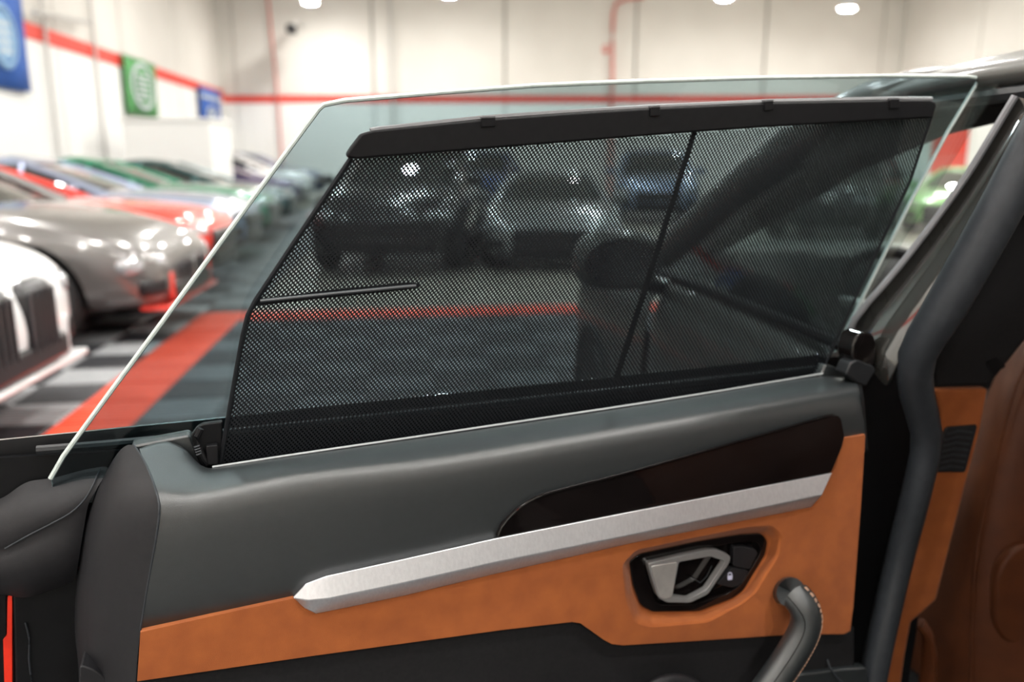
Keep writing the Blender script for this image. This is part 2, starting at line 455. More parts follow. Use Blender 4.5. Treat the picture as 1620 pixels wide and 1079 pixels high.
for (xa, xb, yt, yb, m, lab, em) in (
        (-42, 40, -40, 140, M_BBLUE, 'large blue banner with a pale crest at the left end of the wall', emb_blue),
        (198, 248, 94, 184, M_BGREEN, 'green banner with a pale oval emblem on the left wall', emb_green),
        (317, 350, 141, 207, M_BBLUE, 'small blue banner with a white band in the far corner', emb_stripe)):
    ya, yc = wall_y(xa, (yt + yb) / 2), wall_y(xb, (yt + yb) / 2)
    ym = (ya + yc) / 2; xm = (xa + xb) / 2
    banner(ya, yc, zat(xm, yt, ym), zat(xm, yb, ym), m, lab, em)

# white store room box behind the parked row
q0, q1 = at_y(192, 200, 21.0), at_y(334, 196, 21.0)
o = empty('white_booth', (q0.x, 21, 0), label='plain white boxy booth standing behind the parked cars', cat='booth')
hz_ = at_y(260, 192, 21).z
box('body', ((q0.x + q1.x) / 2, 21.7, hz_ / 2), (q1.x - q0.x, 1.4, hz_), M_WALLL, o, bevel=.04)
box('top_cap', ((q0.x + q1.x) / 2, 21.7, hz_ + .04), (q1.x - q0.x + .1, 1.5, .08), M_WALLL, o, bevel=.02)
# red sign and green-ish planter area on the right
rs = at_y(1502, 232, 24)
o = empty('red_sign', (rs.x, 24, rs.z - .6), label='red rectangular sign with white edges seen past the car window', cat='sign')
box('panel', (rs.x, 24, rs.z), (1.05, .06, 1.5), M_STRIPE, o, bevel=.01)
box('side_strip', (rs.x + .62, 24, rs.z), (.22, .06, 1.5), M_WALLL, o)
box('side_strip', (rs.x - .62, 24, rs.z), (.22, .06, 1.5), M_WALLL, o)
box('post', (rs.x, 24.08, (rs.z - .7) / 2), (.1, .06, rs.z - .7), M_PIPE2, o)

# lamps
M_LAMP = emit('lamp lens glow', (1.0, .975, .93), LAMP_STRENGTH)
M_LAMPH = mat('white lamp housing', (.6, .6, .6), rough=.4)
def lamp(x, y, z, label, group=None):
    o = empty('ceiling_lamp', (x, y, z), label=label, cat='lamp', group=group)
    if 'lampme' not in ROOTS:
        a = grid('housing', lathe_geo([(.06, .55), (.10, .42), (.22, .30), (.30, .02), (.27, .0), (.2, .25), (.06, .4)], 20), M_LAMPH, o, close=True, world_space=False)
        n = 20
        b = mesh('lens', [(.26 * math.cos(2 * math.pi * k / n), .26 * math.sin(2 * math.pi * k / n), .02) for k in range(n)] +
                 [(.2 * math.cos(2 * math.pi * k / n), .2 * math.sin(2 * math.pi * k / n), -.03) for k in range(n)] + [(0, 0, -.05)],
                 [(k, (k + 1) % n, n + (k + 1) % n, n + k) for k in range(n)] + [(n + k, n + (k + 1) % n, 2 * n) for k in range(n)], M_LAMP, o, world_space=False)
        c = grid('hanger', [[(.03 * math.cos(k * math.pi / 3), .03 * math.sin(k * math.pi / 3), h) for k in range(6)] for h in (.5, 1.4)], M_PIPE2, o, close=True, world_space=False)
        ROOTS['lampme'] = [a.data, b.data, c.data]
    else:
        for nm, me in zip(('housing', 'lens', 'hanger'), ROOTS['lampme']):
            q = bpy.data.objects.new(nm, me); C.objects.link(q); q.parent = o
    return o
for (px, py, y, lab) in ((491, 4, 33, 'round ceiling lamp above the left part of the back wall'), (1340, 14, 31, 'round ceiling lamp lowest at the right of the back wall'),
                         (1146, -3, 31, 'round ceiling lamp cut by the top edge, second from the right'), (711, -7, 32, 'round ceiling lamp barely showing at the top edge in the middle')):
    p = at_y(px, py, y); lamp(p.x, p.y, p.z, lab)
for y in (-7, -1, 5, 11, 17, 24):
    for x in (-6.5, -2.3, 2.3, 7, 12):
        if (x, y) == (-6.5, 17): continue
        lamp(x, y, 7.6, 'round ceiling lamp hanging high above the hall', 'ceiling lamps over the hall')

# ================================================================== PARKED CARS
M_TYRE = mat('tyre rubber', (.012, .012, .013), rough=.7)
M_RIM = mat('dark alloy rim', (.12, .12, .13), rough=.3, metal=.8)
M_RIML = mat('silver alloy rim', (.45, .45, .46), rough=.25, metal=.9)
M_CGLASS = mat('dark car glass', (.030, .036, .034), (.027, .032, .03), 5, rough=.03, coat=1.0, coatr=.0, spec=.8)
M_GRILLE = mat('black grille', (.010, .010, .012), rough=.3)
M_LIGHT = mat('headlamp lens', (.55, .57, .6), (.35, .36, .38), 20, rough=.08, coat=1.0, metal=.4)
def paint(name, c, metal=.25, rough=.28): return mat(name, c, tuple(x * .96 for x in c), 200, rough=rough, coat=1.0, coatr=.02, metal=metal)
STY = {
    # stations: x, half width, bottom, shoulder, top ; cabin rings: z, x front, x rear, half width ; wheel x, wheel radius
    'suv': dict(st=[(2.47, .50, .46, .62, .66), (2.41, .78, .30, .82, .88), (2.20, .92, .25, .95, 1.02), (1.6, .985, .24, 1.03, 1.09), (.95, .985, .24, 1.06, 1.14),
                    (0, .985, .24, 1.08, 1.12), (-1.0, .985, .24, 1.10, 1.12), (-1.9, .97, .26, 1.10, 1.12), (-2.3, .90, .34, 1.02, 1.07), (-2.47, .70, .5, .88, .93)],
                cab=[(1.04, 1.22, -2.30, .90), (1.22, .86, -2.22, .86), (1.42, .42, -2.05, .77), (1.56, .08, -1.86, .70)], roof=[(1.55, .12, -1.90, .715), (1.60, -.02, -1.80, .68), (1.64, -.3, -1.5, .55), (1.66, -.6, -1.2, .3)], wx=(1.48, -1.46), wr=.385),
    'sedan': dict(st=[(2.45, .50, .42, .54, .58), (2.39, .78, .24, .70, .74), (2.18, .90, .20, .80, .86), (1.6, .955, .19, .87, .93), (.95, .96, .19, .90, .98),
                      (0, .96, .19, .93, .97), (-1.0, .96, .19, .96, .99), (-1.9, .94, .22, .97, 1.0), (-2.3, .88, .3, .92, .98), (-2.45, .68, .46, .82, .88)],
                  cab=[(.88, 1.25, -1.98, .86), (1.04, .86, -1.72, .80), (1.22, .36, -1.36, .70), (1.33, .02, -1.10, .63)], roof=[(1.32, .06, -1.14, .645), (1.37, -.06, -1.0, .60), (1.41, -.25, -.8, .48), (1.425, -.4, -.65, .25)], wx=(1.48, -1.42), wr=.36),
    'coupe': dict(st=[(2.28, .50, .36, .46, .50), (2.22, .80, .18, .62, .66), (2.0, .93, .14, .76, .78), (1.5, .985, .13, .84, .84), (.95, .98, .13, .84, .88),
                      (0, .96, .13, .88, .90), (-1.0, .98, .13, .93, .95), (-1.7, .99, .16, .95, .97), (-2.1, .92, .26, .90, .93), (-2.26, .7, .42, .78, .82)],
                  cab=[(.80, 1.20, -1.70, .84), (.96, .78, -1.35, .77), (1.10, .34, -.98, .67), (1.19, .0, -.72, .60)], roof=[(1.18, .04, -.75, .615), (1.22, -.08, -.65, .57), (1.25, -.2, -.5, .44), (1.26, -.28, -.4, .22)], wx=(1.38, -1.36), wr=.35),
}
import copy as _copy
_g = _copy.deepcopy(STY['sedan'])
_g['cab'] = [(z * 1.03, xf - .42, xr - .15, hw) for z, xf, xr, hw in _g['cab']]
_g['roof'] = [(z * 1.035, xf - .42, xr - .15, hw) for z, xf, xr, hw in _g['roof']]
_g['st'] = [(x, w, zb, zs * 1.04, zt * 1.04) for x, w, zb, zs, zt in _g['st']]
STY['gt'] = _g
_g = _copy.deepcopy(STY['suv'])
_g['st'][:4] = [(2.47, .50, .42, .54, .57), (2.41, .80, .27, .70, .74), (2.18, .92, .25, .83, .89), (1.6, .985, .24, .98, 1.04)]
STY['crossover'] = _g
def ringpts(z, xf, xr, hw, n=28, e=3.4):
    cx, rx = (xf + xr) / 2, (xf - xr) / 2
    out = []
    for k in range(n):
        a = 2 * math.pi * (k + .5) / n; c, s = math.cos(a), math.sin(a)
        out.append((cx + rx * math.copysign(abs(c) ** (2 / e), c), hw * math.copysign(abs(s) ** (2 / e), s), z))
    return out
CARME = {}
def car_meshes(sty):
    if sty in CARME: return CARME[sty]
    d = STY[sty]; tmp = []
    rows = []
    for (x, w, zb, zs, zt) in d['st']:
        half = [(.0, zb), (.70 * w, zb), (.93 * w, zb + .05), (w * 1.0, zb + .38 * (zs - zb)), (w * .995, zs - .16 * (zs - zb)), (w * .93, zs), (w * .62, zs + (zt - zs) * .75), (0, zt)]
        full = [(x, y, z) for y, z in half] + [(x, -y, z) for y, z in reversed(half[1:-1])]
        rows.append(full)
    b = grid('tmp', rows, None, None, close=True, capends=True, sub=2); tmp.append(b)
    dg = bpy.context.evaluated_depsgraph_get()
    me = bpy.data.meshes.new_from_object(b.evaluated_get(dg)); b.modifiers.clear(); b.data = me
    cut_v, cut_f = [], []
    for wx in d['wx']:
        for s in (-1, 1):
            r = d['wr'] + .055; k0 = len(cut_v); n = 28
            for yy in (s * .62, s * 1.3):
                cut_v += [(wx + r * math.cos(2 * math.pi * k / n), yy, d['wr'] + .01 + r * math.sin(2 * math.pi * k / n)) for k in range(n)]
            cut_f += [(k0 + k, k0 + (k + 1) % n, k0 + n + (k + 1) % n, k0 + n + k) for k in range(n)]
            cut_f += [tuple(range(k0, k0 + n)), tuple(range(k0 + n, k0 + 2 * n))]
    cut = mesh('tmp', cut_v, cut_f, None, None); tmp.append(cut)
    bo = b.modifiers.new('b', 'BOOLEAN'); bo.object = cut; bo.operation = 'DIFFERENCE'; bo.solver = 'EXACT'
    bpy.context.view_layer.update(); dg = bpy.context.evaluated_depsgraph_get()
    body = bpy.data.meshes.new_from_object(b.evaluated_get(dg)); body.name = 'body'
    body.shade_smooth(); body.set_sharp_from_angle(angle=math.radians(40))
    for t in tmp: bpy.data.objects.remove(t)
    def raw(name, v, f):
        m = bpy.data.meshes.new(name); m.from_pydata([tuple(p) for p in v], [], f)
        bm = bmesh.new(); bm.from_mesh(m); bmesh.ops.recalc_face_normals(bm, faces=bm.faces); bm.to_mesh(m); bm.free()
        m.shade_smooth(); m.set_sharp_from_angle(angle=math.radians(40)); return m
    def rings(name, rr, cap=True):
        n = len(rr[0]); v = [p for r in rr for p in r]; f = []
        for j in range(len(rr) - 1):
            for i in range(n): f.append((j * n + i, j * n + (i + 1) % n, (j + 1) * n + (i + 1) % n, (j + 1) * n + i))
        if cap: f += [tuple(range(n)), tuple(range((len(rr) - 1) * n, len(rr) * n))]
        return raw(name, v, f)
    cabin = rings('windows', [ringpts(*r) for r in d['cab']])
    roof = rings('roof', [ringpts(*r) for r in d['roof']])
    def tubeme(name, paths, r, segs=8, flat=1.0):
        v, f = [], []
        for p in paths:
            rr = tube_geo(p, r, segs, flat); n = segs; k0 = len(v)
            v += [q for row in rr for q in row]
            for j in range(len(rr) - 1):
                for i in range(n): f.append((k0 + j * n + i, k0 + j * n + (i + 1) % n, k0 + (j + 1) * n + (i + 1) % n, k0 + (j + 1) * n + i))
            f += [tuple(range(k0, k0 + n)), tuple(range(k0 + (len(rr) - 1) * n, k0 + len(rr) * n))]
        return raw(name, v, f)
    pil = []
    for s in (-1, 1):
        for which in ('A', 'B', 'C'):
            pts = []
            for (z, xf, xr, hw) in d['cab']:
                if which == 'A': pts.append((xf - .10, s * hw * .93, z))
                elif which == 'C': pts.append((xr + .16, s * hw * .93, z))
                else: pts.append((-.45 - (z - 1) * .15, s * (hw + .0), z))
            pil.append(tubeme('pillar', [pts], .045 if which != 'B' else .035))
    wr = d['wr']
    prof = [(wr * .70, -.11), (wr * .95, -.12), (wr, -.08), (wr, .08), (wr * .95, .12), (wr * .70, .11)]
    tyre = rings('tyre', lathe_geo(prof, 28, 'y'), cap=False)
    sp_v, sp_f = [], []
    for k in range(5):
        a = 2 * math.pi * k / 5
        for da in (-.12, .12):
            v, f = box_geo((0, .07, wr * .38), (.035, .03, wr * .62)); k0 = len(sp_v)
            R = Matrix.Rotation(a + da, 3, 'Y'); sp_v += [tuple(R @ Vector(p)) for p in v]; sp_f += [tuple(i + k0 for i in q) for q in f]
    rr = lathe_geo([(wr * .72, .10), (wr * .66, .10), (wr * .64, -.02), (.02, -.02)], 24, 'y'); k0 = len(sp_v); n = 24
    sp_v += [p for r in rr for p in r]
    for j in range(3):
        for i in range(n): sp_f.append((k0 + j * n + i, k0 + j * n + (i + 1) % n, k0 + (j + 1) * n + (i + 1) % n, k0 + (j + 1) * n + i))
    rim = raw('rim', sp_v, sp_f)
    CARME[sty] = dict(body=body, windows=cabin, roof=roof, pillars=pil, tyre=tyre, rim=rim)
    return CARME[sty]
def sub_link(name, me, m, parent):
    if m is not None:
        key = (me.name, m.name)
        if key not in CARME:
            q = me.copy(); q.materials.clear(); q.materials.append(m); CARME[key] = q
        me = CARME[key]
    o = bpy.data.objects.new(name, me); C.objects.link(o); o.parent = parent
    return o
def parked_car(sty, loc, heading, pm, label, group, accent=None, grille='wide', rim=None, roofm=None, lower=None):
    """car with its nose along +X, turned by heading"""
    d = STY[sty]; K = car_meshes(sty)
    o = empty('parked_car', loc, heading, label=label, cat='car', group=group)
    sub_link('body', K['body'], pm, o); sub_link('windows', K['windows'], M_CGLASS, o); sub_link('roof', K['roof'], roofm or pm, o)
    for p in K['pillars']: sub_link('pillar', p, pm, o)
    for wx in d['wx']:
        for s in (-1, 1):
            w = sub_link('wheel', K['tyre'], M_TYRE, o); w.location = (wx, s * (d['st'][4][1] - .14), d['wr']); w.rotation_euler = (0, 0, 0 if s > 0 else math.pi)
            sub_link('rim', K['rim'], rim or M_RIM, w)
    xn, wn, zb, zs, zt = d['st'][1]
    def bx(name, c, s, m, bev=.03, par=None, rz=0):
        v, f = box_geo((0, 0, 0), s); R = Matrix.Rotation(rz, 3, 'Z')
        return mesh(name, [tuple(R @ Vector(p) + Vector(c)) for p in v], f, m, par or o, world_space=False, bevel=bev, bseg=3)
    zg = (zb + zs) / 2 + .08
    if grille == 'kidney':
        for s in (-1, 1):
            g = bx('grille', (xn - .05, s * .225, zg - .03), (.24, .44, .44), M_GRILLE, .10)
            for k in range(5): bx('grille_bar', (xn + .073, s * .225 + (k - 2) * .065, zg - .03), (.012, .012, .32), M_RIM, 0, g)
    elif grille == 'oval':
        g = bx('grille', (xn - .04, 0, zg - .06), (.2, .95, .26), M_GRILLE, .09)
        for k in range(7): bx('grille_bar', (xn + .063, (k - 3) * .12, zg - .06), (.012, .014, .2), M_RIM, 0, g)
        bx('badge', (xn + .07, 0, zg - .04), (.02, .1, .16), M_CHROME, .005)
    else:
        g = bx('grille', (xn + .0, 0, zg - .02), (.18, 1.0, .22), M_GRILLE, .05)
        for k in range(3): bx('grille_bar', (xn + .095, 0, zg - .08 + k * .06), (.012, .9, .014), M_RIM, 0, g)
    for s in (-1, 1):
        h = bx('headlamp', (d['st'][2][0] + .02, s * (wn - .10), zs - .07), (.34, .38, .13), M_LIGHT, .05, None, s * .55)
        bx('intake', (xn - .125, s * (wn - .12), zb + .19), (.26, .28, .16), M_GRILLE, .05, None, s * .5)
        bx('mirror', (d['cab'][0][1] - .55, s * (d['cab'][0][3] + .16), d['cab'][0][0] + .10), (.14, .24, .15), pm, .05)
        bx('tail_lamp', (d['st'][8][0] - .04, s * (d['st'][8][1] - .14), zs + .05), (.2, .3, .12), M_RED, .04)
    bx('lower_intake', (xn - .03, 0, zb + .12), (.2, 1.0, .14), M_GRILLE, .03)
    bx('splitter', (xn - .05, 0, zb + .015), (.22, 1.5, .035), accent or M_GRILLE, .012)
    for s in (-1, 1):
        bx('bumper_blade', (xn - .02, s * (wn - .28), zb + .17), (.16, .05, .22), accent or pm, .015, None, s * .5)
        bx('side_skirt', (0, s * (d['st'][4][1] - .02), zb + .03), (1.9, .05, .10), lower or M_GRILLE, .015)
    return o
P_WHITE = paint('white car paint', (.82, .83, .84), 0)
P_GREY = paint('warm grey car paint', (.135, .13, .127), .4)
P_RED = paint('bright red car paint', (.66, .035, .02), .0)
P_BLUE = paint('dark blue car paint', (.04, .07, .17), .3)
P_SILVERB = paint('silver blue car paint', (.28, .34, .46), .5)
P_GREEN = paint('green car paint', (.005, .20, .105), .2)
P_TEAL = paint('dark teal car paint', (.012, .075, .08), .3)
P_PURPLE = paint('deep purple car paint', (.06, .04, .13), .3)
P_BLACK = paint('black car paint', (.010, .010, .012), .1)
P_SILVER = paint('silver car paint', (.30, .31, .31), .5)
P_LIME = paint('light green car paint', (.20, .42, .14), .1)
HEAD = GA * .7
def row_car(sty, px, dist, *a, **k):
    """the centre of the nose stands where this image column meets this distance"""
    n = Vector(((px - CX) / FPX * dist, dist, 0))
    L = STY[sty]['st'][0][0]
    return parked_car(sty, n - Vector((math.cos(HEAD), math.sin(HEAD), 0)) * L, HEAD, *a, **k)
GR = 'cars parked in the row along the left wall'
row_car('suv', 18, 4.1, P_WHITE, 'white car with dark kidney grille at the left edge, nearest of the row', GR, accent=P_WHITE, grille='kidney')
row_car('crossover', 304, 7.15, P_GREY, 'grey metallic car with red lower lip, second in the parked row', GR, accent=P_RED, grille='oval', rim=M_RIM)
row_car('gt', 358, 9.75, P_RED, 'bright red car behind the grey one in the parked row', GR, accent=M_GRILLE, grille='wide')
row_car('gt', 405, 12.5, P_SILVERB, 'silver blue car just past the red one in the parked row', GR)
row_car('gt', 438, 15.3, P_GREEN, 'emerald green car in the middle of the parked row', GR, roofm=P_GREEN)
row_car('sedan', 468, 18.1, P_TEAL, 'dark teal car past the green one in the parked row', GR)
row_car('sedan', 484, 24.6, P_PURPLE, 'deep purple car near the far end of the parked row', GR)
row_car('suv', 500, 27.6, P_WHITE, 'white car near the far end of the parked row', GR, grille='wide')
row_car('suv', 519, 30.6, P_BLUE, 'dark blue car farthest in the parked row', GR)
GF = 'cars facing the camera beyond the red floor stripe'
def front_car(sty, px, py, hd, *a, **k):
    p = at_z(px, py); L = STY[sty]['st'][0][0]; h = math.radians(hd)
    return parked_car(sty, p - Vector((math.cos(h), math.sin(h), 0)) * L, h, *a, **k)
front_car('suv', 598, 440, -92, P_BLACK, 'black car seen through the left part of the sunshade mesh', GF, grille='wide')
front_car('coupe', 872, 432, -92, P_SILVER, 'silver low car seen through the middle of the sunshade mesh', GF, grille='wide')
front_car('suv', 745, 338, -95, P_BLUE, 'dark blue car far behind, seen between the black and silver cars', GF)
front_car('suv', 1040, 356, -97, P_SILVERB, 'pale blue car behind the door mirror, far back', GF)
front_car('suv', 1285, 385, -120, P_BLACK, 'black car seen through the front windows', GF)
front_car('coupe', 1500, 372, -125, P_LIME, 'light green car seen past the front window edge', GF)

# ================================================================== OWN CAR (its side, pillars, roof, cabin)
HG = Vector((.64, 1.46, 0)); CYAW = math.radians(6)
FW = Vector((-math.sin(CYAW), math.cos(CYAW), 0)); RT = Vector((math.cos(CYAW), math.sin(CYAW), 0))
def K(s, l, z): return HG + FW * s + RT * l + Vector((0, 0, z))
car = empty('car', K(0, .9, 0), label='dark grey car whose rear door stands open, orange cabin inside', cat='car')
WID = 1.86
# roof shell
rows = []
for s in [-2.2, -1.6, -1.0, -.6, -.3, -.05, .2, .38, .5]:
    dz = -.14 * max(0, s - .2) ** 1.4 - .06 * max(0, -s - 1.2)
    prof = [(.245, 1.565), (.215, 1.575), (.205, 1.60), (.24, 1.632), (.36, 1.655), (.6, 1.672), (.93, 1.68)]
    pr = prof + [(WID - l, z) for l, z in reversed(prof[:-1])]
    rows.append([K(s, l, z + dz) for l, z in pr])
grid('roof', rows, M_OWN, car, solid=.02, sub=1)
rows = []
for s in [-2.1, -1.0, -.3, .05, .3]:
    dz = -.14 * max(0, s - .2) ** 1.4
    rows.append([K(s, l, z + dz) for l, z in ((.24, 1.555), (.34, 1.585), (.6, 1.61), (.93, 1.62), (1.26, 1.61), (1.52, 1.585), (1.62, 1.555))])
grid('headliner', rows, M_HEAD, car, solid=.01)
tube('roof_seal', [K(s, .225, 1.558 - .14 * max(0, s - .2) ** 1.4) for s in (-2.1, -1.5, -.8, -.3, 0, .25, .45)], .014, M_RUBBER, car, segs=8)
# windscreen pillars
def apil(l0, l1):
    return cat_rom([K(2.0, l0 - (.02 if l0 < .9 else -.02), 1.0), K(1.66, l0, 1.07), K(1.06, (l0 + l1) / 2, 1.34), K(.62, l1, 1.535), K(.42, l1 + (.02 if l1 < .9 else -.02), 1.595), K(.2, l1 + (.04 if l1 < .9 else -.04), 1.60)], 14)
tube('windscreen_pillar', apil(.10, .23), [.075] * 10 + [.06, .045, .035, .03], M_OWN, car, segs=12, flat=1.0)
tube('windscreen_pillar', apil(WID - .10, WID - .23), [.075] * 10 + [.06, .045, .035, .03], M_OWN, car, segs=12, flat=1.0)
for sgn in (0, 1):
    tube('pillar_lining', [K(s_, l_ if not sgn else WID - l_, z_) for s_, l_, z_ in ((1.5, .16, 1.11), (1.05, .23, 1.315), (.65, .28, 1.49), (.35, .32, 1.565), (.0, .34, 1.58))], [.05, .07, .08, .07, .04], M_HEAD, car, segs=10)
mesh('windscreen', [K(1.66, .14, 1.10), K(1.78, .93, 1.12), K(1.66, WID - .14, 1.10), K(.5, WID - .27, 1.56), K(.52, .93, 1.62), K(.5, .27, 1.56)], [(0, 1, 4, 5), (1, 2, 3, 4)], M_CLEAR, car, fix=False)
# front bodywork ahead of the cabin
rows = []
for s, wz, e in ((1.25, 1.09, 0), (1.7, 1.08, 0), (2.2, 1.05, .0), (2.7, .98, .03), (3.0, .84, .12), (3.15, .7, .3)):
    half = [(-.05 + e, .3), (-.08 + e, .6), (-.07 + e, .85 * wz), (-.02 + e, .97 * wz), (.14 + e, wz), (.5, wz + .035), (.93, wz + .045)]
    rows.append([K(s, l, z) for l, z in half + [(WID - l, z) for l, z in reversed(half[:-1])]])
grid('front_body', rows, M_OWN, car, sub=1)
box_c = K(1.5, .93, 0)
# dashboard
rows = [[K(s, l, z) for l in (.1, .5, .93, 1.36, 1.76)] for s, z in ((1.75, 1.08), (1.45, 1.13), (1.12, 1.12), (1.0, 1.02), (1.06, .7))]
grid('dashboard', rows, M_TRIMDK, car, sub=1)
# steering wheel
cw = K(.82, .55, 1.02); ax = (FW * -.9 + Vector((0, 0, .42))).normalized(); e1 = RT; e2 = ax.cross(e1).normalized()
sw = grid('steering_wheel', [[cw + (e1 * math.cos(a) + e2 * math.sin(a)) * (.18 + .017 * math.cos(b)) + ax * .017 * math.sin(b) for b in [2 * math.pi * k / 8 for k in range(8)]] for a in [2 * math.pi * k / 32 for k in range(33)]], M_LEATHER_D, car, close=True)
for a in (0.2, math.pi - .2, -math.pi / 2):
    tube('spoke', [cw, cw + (e1 * math.cos(a) + e2 * math.sin(a)) * .175], .016, M_SATIN, sw, segs=8)
# front door with glass and mirror
rows = []
for s in (.0, .3, .7, 1.1, 1.27):
    rows.append([K(s, l, z) for l, z in ((-.02, .3), (-.07, .55), (-.08, .8), (-.06, .98), (-.01, 1.10), (.06, 1.10), (.08, .9), (.08, .4))])
fd = grid('front_door', rows, M_OWN, car, capends=True, sub=1)
tube('belt_strip', [K(s, -.01, 1.105 - .03 * max(0, s - .3)) for s in (.02, .5, 1.0, 1.55)], .013, M_BLACK, fd, segs=8)
gl = [K(.09, .0, 1.10), K(1.55, .07, 1.06), K(1.05, .14, 1.35), K(.55, .20, 1.54), K(.2, .215, 1.575), K(.02, .215, 1.575)]
plate3('front_window', gl, RT * .004, M_CLEAR, fd, smooth=False)
mc = K(1.12, -.20, 1.14)
def blob(c, a, b, cvec, n=14, m=9, e=2.6):
    rows = []
    for j in range(1, m):
        t = math.pi * j / m; ct, st = math.cos(t), math.sin(t)
        row = []
        for k in range(n):
            p = 2 * math.pi * k / n
            f = lambda x: math.copysign(abs(x) ** (2 / e), x)
            row.append(c + a * (f(st) * f(math.cos(p))) + b * (f(st) * f(math.sin(p))) + cvec * f(ct))
        rows.append(row)
    return rows
mi = grid('door_mirror', blob(mc, RT * .14, FW * .08, Vector((0, 0, .095))), M_OWN, fd, close=True, capends=True)
tube('mirror_arm', [K(1.2, -.02, 1.03), K(1.16, -.12, 1.06), mc], .035, M_BLACK, fd, segs=8, flat=.6)
plate3('mirror_glass', [mc - FW * .078 + RT * (.115 * math.cos(a)) + Vector((0, 0, .075 * math.sin(a))) for a in [2 * math.pi * k / 20 for k in range(20)]], FW * .006, M_CHROME, fd)
# far side of the car
rows = [[K(s, l, z) for l, z in ((WID + .02, .3), (WID + .08, .8), (WID - .02, 1.13), (WID - .12, 1.13))] for s in (-2.2, 0, 1.3)]
grid('far_doors', rows, M_OWN, car, solid=.05)
tube('far_pillar', [K(.0, WID - .05, 1.0), K(-.02, WID - .24, 1.58)], .06, M_TRIMDK, car, segs=8)
mesh('cabin_floor', [K(-2.2, 0.1, .2), K(-2.2, WID, .2), K(1.5, WID, .2), K(1.5, 0.1, .2)], [(0, 1, 2, 3)], M_TRIMDK, car, solid=.02)
box_v = None
# rear body, rear bench and rear pillar of the same car (beside and behind the viewpoint)
rows = []
for s_, e, zt in ((-1.2, 0, 1.13), (-1.7, -.02, 1.15), (-2.3, -.02, 1.16), (-2.8, .06, 1.12), (-3.05, .2, 1.0)):
    half = [(-.02 + e, .3), (-.07 + e, .6), (-.07 + e, .9), (-.02 + e, 1.06), (.05 + e, zt), (.3, zt + .02), (.93, zt + .03)]
    rows.append([K(s_, l, z) for l, z in (half if s_ < -2.2 else half[:5] + [(.12, zt - .02), (.14, .9)])])
grid('rear_flank', rows[:3], M_OWN, car, solid=.02)
grid('rear_deck', [[K(s_, l, z) for l, z in ((-.02, .4), (-.09, .8), (.04, 1.14), (.5, 1.2), (1.36, 1.2), (1.82, 1.14), (1.95, .8), (1.88, .4))] for s_ in (-2.3, -2.8, -3.05)], M_OWN, car, solid=.02)
for l0, l1 in ((.06, .24), (WID - .06, WID - .24)):
    tube('rear_pillar', [K(-2.55, l0, 1.12), K(-2.2, (l0 + l1) / 2, 1.4), K(-1.85, l1, 1.59)], .09, M_OWN, car, segs=10)
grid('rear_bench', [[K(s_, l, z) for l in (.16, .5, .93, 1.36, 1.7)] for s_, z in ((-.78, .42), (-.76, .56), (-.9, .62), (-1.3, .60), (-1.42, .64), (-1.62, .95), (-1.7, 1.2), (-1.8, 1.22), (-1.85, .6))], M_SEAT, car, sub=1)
mesh('sill', [K(-1.3, -.02, .30), K(.1, -.02, .30), K(.1, .12, .36), K(-1.3, .12, .36), K(-1.3, -.02, .36), K(.1, -.02, .36)], [(0, 1, 5, 4), (4, 5, 2, 3)], M_BLACK, car, solid=.02)
# front wheel
wv = K(2.05, .02, .38)
fwh = grid('front_wheel', [[wv + RT * h + FW * (r * math.cos(a)) + Vector((0, 0, r * math.sin(a))) for a in [2 * math.pi * k / 28 for k in range(28)]] for r, h in ((.1, -.1), (.27, -.09), (.36, -.11), (.38, -.07), (.38, .12), (.2, .14))], M_TYRE, car, close=True)

# centre pillar, seen through the open rear door
def W(px, py, Y): return at_y(px, py, Y)
def wplate(name, pts, Y, th, m, parent, holes=(), r=0, **kw):
    if r: pts = fillet(pts, r)
    return plate3(name, [W(x, y, Y) for x, y in pts], (0, th, 0), m, parent, [[W(x, y, Y) for x, y in h] for h in holes], **kw)
# gloss black flank of the centre pillar between front glass and seal
gq = ((1606, 152, 1.44), (1520, 292, 1.465), (1420, 425, 1.50), (1352, 505, 1.53), (1338, 540, 1.535))
hq = ((1668, 170, 1.36), (1592, 300, 1.37), (1505, 440, 1.385), (1432, 548, 1.40), (1400, 610, 1.41))
g = cat_rom(gq, 14); h = cat_rom(hq, 14)
cp = grid('pillar_flank', [[W(*p) for p in g], [W(*p.lerp(q_, .5)) for p, q_ in zip(g, h)], [W(*q_) for q_ in h]], M_GLOSSJ, car, solid=.01)
tube('pillar_edge_seal', [W(x, y, Y - .006) for x, y, Y in cat_rom(gq, 14)], .0065, M_BRIGHTSEAL, car, segs=8, up=Vector((0, -1, 0)))
# big rubber door seal running down the pillar
sp = cat_rom([(1710, 95, 1.32), (1652, 200, 1.33), (1572, 350, 1.34), (1496, 485, 1.36), (1450, 565, 1.39), (1450, 622, 1.42), (1466, 690, 1.45), (1452, 770, 1.46), (1424, 880, 1.48), (1396, 1000, 1.46), (1372, 1120, 1.44), (1350, 1240, 1.42)], 40)
tube('door_seal', [W(*p) for p in sp], [.034 - .008 * min(1, max(0, (k - 14) / 8)) for k in range(40)], M_SEAL, car, segs=14, up=Vector((0, -1, 0)))
